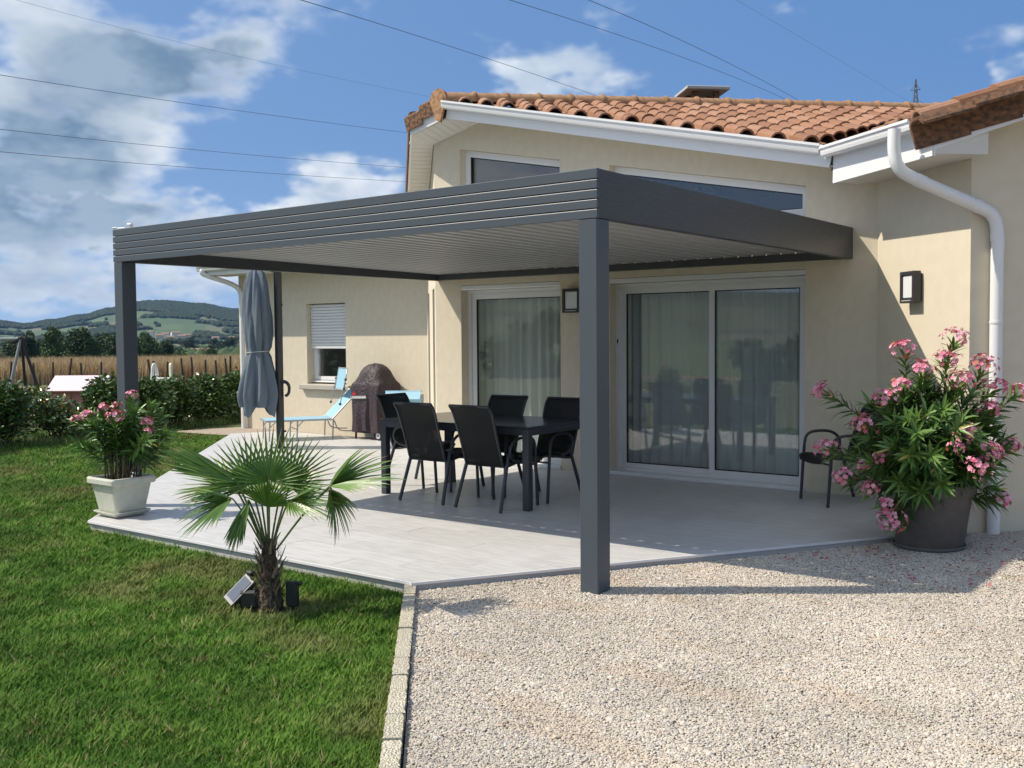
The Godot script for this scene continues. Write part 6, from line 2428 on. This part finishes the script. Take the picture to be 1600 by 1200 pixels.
func make_far_houses() -> void:
	var base := func(th: float, d: float) -> Vector3:
		var p := from_eye(th, 0.0, d)
		p.y = ground_at(p) - 0.3
		return p
	# 0.6 rad turns a front towards the garden
	far_house("beige far house with a brown tiled roof beyond the field", base.call(-54.75, 520.0), 0.95, 9.5, 8.0, 3.9, Color(0.42, 0.34, 0.25), Color(0.26, 0.16, 0.10), 2)
	far_house("pale far house with a rounded front beyond the field", base.call(-53.35, 560.0), 0.2, 8.5, 8.0, 3.2, Color(0.55, 0.49, 0.40), Color(0.34, 0.26, 0.19), 2)
	far_house("red roofed far house beside the left wing corner", base.call(-52.85, 600.0), 0.8, 9.0, 8.0, 3.6, Color(0.38, 0.20, 0.15), Color(0.30, 0.10, 0.06), 2)
	var r := RandomNumberGenerator.new()
	r.seed = 71
	var wt: Array = ["white", "cream", "pale pink"]
	var wc: Array = [Color(0.62, 0.60, 0.56), Color(0.50, 0.44, 0.36), Color(0.50, 0.38, 0.33)]
	var spots: Array = [[-57.15, 1480.0, 6.0, 5.0, 11.0, 0, "tall white church tower at the left end of the hillside village"], [-56.75, 1500.0, 10.0, 8.0, 5.0, 1, "cream village house next right of the church tower"], [-56.45, 1540.0, 11.0, 8.0, 5.5, 0, "white village house, second right of the church tower"], [-56.2, 1470.0, 9.0, 8.0, 4.5, 2, "pale pink village house in the middle of the village, lowest"], [-55.95, 1560.0, 12.0, 9.0, 6.0, 0, "widest white village house, highest in the village"], [-55.65, 1500.0, 10.0, 8.0, 5.0, 1, "cream village house right of the widest one"], [-55.35, 1530.0, 9.0, 8.0, 5.0, 2, "pale pink village house at the right end of the village"], [-53.9, 1450.0, 9.0, 8.0, 5.0, 0, "single white house right of the village"], [-53.0, 1490.0, 9.0, 8.0, 5.0, 1, "single cream house far right of the village"]]
	for s: Array in spots:
		far_house(s[6], base.call(s[0], s[1]), 0.9 + r.randf_range(-0.5, 0.5), s[2], s[3], s[4], wc[s[5]], Color(0.30, 0.17, 0.11), 0, "houses of the hillside village")
	# neighbours behind the photographer's left shoulder, seen in the panes
	far_house("neighbouring house with a long tiled roof mirrored in the right glass door", Vector3(-18.5, ground_at(Vector3(-18.5, 0, 44.0)) - 0.2, 44.0), 0.7, 10.0, 8.0, 2.6, Color(0.50, 0.43, 0.34), Color(0.27, 0.16, 0.12), 4)
	far_house("neighbouring house with a tiled gable mirrored in the left glass door", Vector3(-34.0, ground_at(Vector3(-34, 0, 33.0)) - 0.2, 33.0), 1.15, 12.0, 9.0, 2.9, Color(0.55, 0.47, 0.36), Color(0.38, 0.19, 0.13), 3)
	far_house("farther neighbouring house under the hills across the lane", Vector3(-33.0, ground_at(Vector3(-33, 0, 58.0)) - 0.2, 58.0), 0.1, 11.0, 8.0, 2.8, Color(0.48, 0.42, 0.34), Color(0.27, 0.16, 0.12), 3)

func make_cables() -> void:
	var m := paint(0.10, 0.12, 0.16, 0.6)
	# three bearings and elevations along each cable, and how far off its ends are
	var list: Array = [
		[[-63.18, 16.57], [-53.81, 15.08], [-43.25, 13.33], 95.0, 140.0, 0.016, "thin faint power cable, uppermost of the four left of the roof"],
		[[-64.00, 13.03], [-53.88, 12.25], [-43.28, 11.22], 75.0, 125.0, 0.028, "power cable, second from the top of the four left of the roof"],
		[[-64.07, 10.46], [-53.9, 9.98], [-43.41, 9.38], 75.0, 125.0, 0.026, "power cable, third from the top of the four left of the roof"],
		[[-64.10, 9.38], [-53.9, 9.06], [-43.53, 8.62], 75.0, 125.0, 0.026, "power cable, lowest of the four left of the roof"],
		[[-49.08, 17.8], [-41.46, 15.87], [-33.85, 13.46], 60.0, 120.0, 0.034, "dark power cable falling to the middle of the roof ridge"],
		[[-37.65, 18.05], [-30.49, 15.77], [-24.64, 13.41], 60.0, 110.0, 0.028, "power cable falling behind the roof just right of the chimney"],
		[[-33.3, 17.97], [-27.37, 15.34], [-21.97, 12.34], 60.0, 110.0, 0.028, "power cable falling between the chimney and the distant pylon"],
		[[-25.33, 17.58], [-21.0, 14.9], [-16.53, 11.9], 95.0, 165.0, 0.014, "thin faint power cable falling to the distant pylon"],
	]
	for c: Array in list:
		var pts: Array = []
		for i in 25:
			var t := -0.35 + 1.65 * i / 24.0
			# quadratic through the three measured directions
			var k0 := (t - 0.5) * (t - 1.0) * 2.0
			var k1 := -4.0 * t * (t - 1.0)
			var k2 := t * (t - 0.5) * 2.0
			var th: float = c[0][0] * k0 + c[1][0] * k1 + c[2][0] * k2
			var el: float = c[0][1] * k0 + c[1][1] * k1 + c[2][1] * k2
			pts.append(from_eye(th, el, lerpf(c[3], c[4], t)))
		var g := MB.new()
		g.tube(pts, c[5] * 0.72, 5)
		tag(put("power_cable", g, m), c[6], "power cable", "power cables across the sky")
	# lattice pylon whose head peeps over the roof valley
	var base := from_eye(-16.2, 0.0, 170.0)
	base.y = ground_at(base)
	var o := thing("pylon", "distant lattice pylon peeping over the roof valley", "pylon", base, 0.4)
	var steel := paint(0.10, 0.11, 0.13, 0.6)
	var H := 1.52 + tan(deg_to_rad(12.95)) * 170.0 - base.y
	var half := func(y: float) -> float: return lerpf(3.2, 0.5, minf(1.0, y / (H - 6.0))) if y < H - 6.0 else lerpf(0.5, 0.05, (y - H + 6.0) / 6.0)
	for sx: float in [-1.0, 1.0]:
		for sz: float in [-1.0, 1.0]:
			var g := MB.new()
			g.tube([Vector3(sx * 3.2, 0, sz * 3.2), Vector3(sx * 0.5, H - 6.0, sz * 0.5), Vector3(sx * 0.05, H, sz * 0.05)], 0.06, 4)
			put("leg", g, steel, o)
	var lat := MB.new()
	var y := 2.0
	while y < H - 0.8:
		var w0: float = half.call(y)
		var y2 := y + maxf(0.8, w0 * 1.4)
		var w1: float = half.call(minf(y2, H))
		for s: float in [-1.0, 1.0]:
			lat.tube([Vector3(-w0, y, s * w0), Vector3(w1, y2, s * w1)], 0.03, 4)
			lat.tube([Vector3(w0, y, s * w0), Vector3(-w1, y2, s * w1)], 0.03, 4)
			lat.tube([Vector3(s * w0, y, -w0), Vector3(s * w1, y2, w1)], 0.045, 4)
		y = y2
	put("lattice", lat, steel, o)
	for q: Array in [[H - 1.6, 0.7], [H - 3.8, 1.2], [H - 6.0, 1.6]]:
		var arm := MB.new()
		arm.tube([Vector3(-q[1], q[0], 0), Vector3(q[1], q[0], 0)], 0.05, 4)
		arm.tube([Vector3(-q[1], q[0], 0), Vector3(0, q[0] + 0.9, 0), Vector3(q[1], q[0], 0)], 0.03, 4)
		put("arm", arm, steel, o)


func _ready() -> void:
	rng.seed = 20240
	var yaw := -0.6580
	var pitch := -0.0456
	var roll := -0.0077
	var fwd := Vector3(sin(yaw) * cos(pitch), sin(pitch), -cos(yaw) * cos(pitch))
	var right := Vector3(cos(yaw), 0, sin(yaw))
	var upv := right.cross(fwd)
	var r2 := right * cos(roll) + upv * sin(roll)
	var u2 := upv * cos(roll) - right * sin(roll)
	var cam := Camera3D.new()
	cam.name = "camera"
	cam.fov = 41.326
	cam.near = 0.05
	cam.far = 6000.0
	add_child(cam)
	cam.transform = Transform3D(Basis(r2, u2, -fwd), EYE)
	cam.current = true

	var env := Environment.new()
	env.background_mode = Environment.BG_SKY
	var sky := Sky.new()
	var pan := PanoramaSkyMaterial.new()
	pan.panorama = make_sky()
	sky.sky_material = pan
	env.sky = sky
	env.tonemap_mode = Environment.TONE_MAPPER_LINEAR
	env.tonemap_exposure = EXPO
	env.sdfgi_enabled = true
	env.ssao_enabled = true
	env.ssil_enabled = true
	env.fog_enabled = true
	env.fog_density = 0.00007
	env.fog_light_color = Color(0.60, 0.76, 1.0)
	var we := WorldEnvironment.new()
	we.name = "environment"
	we.environment = env
	add_child(we)

	var sun := DirectionalLight3D.new()
	sun.name = "sun"
	sun.light_energy = 1.3
	sun.light_angular_distance = 0.53
	sun.light_color = Color(1.0, 0.955, 0.88)
	sun.shadow_enabled = true
	add_child(sun)
	sun.look_at_from_position(Vector3.ZERO, SUN, Vector3.UP)

	make_land()
	make_yard()
	make_house()
	wall_lamp("square dark wall lamp between the two glass doors, half behind the post", Transform3D(Basis.IDENTITY, Vector3(-3.15, 1.93, 0.0)))
	wall_lamp("square dark wall lamp on the sunlit wall above the big oleander", Transform3D(Basis(Vector3(DIAG, 0, DIAG), Vector3.UP, Vector3(-DIAG, 0, DIAG)), Vector3(0.23 + 0.69 * DIAG, 1.925, 0.69 * DIAG)))
	make_pergola()
	make_furniture()
	make_plants()
	make_background()
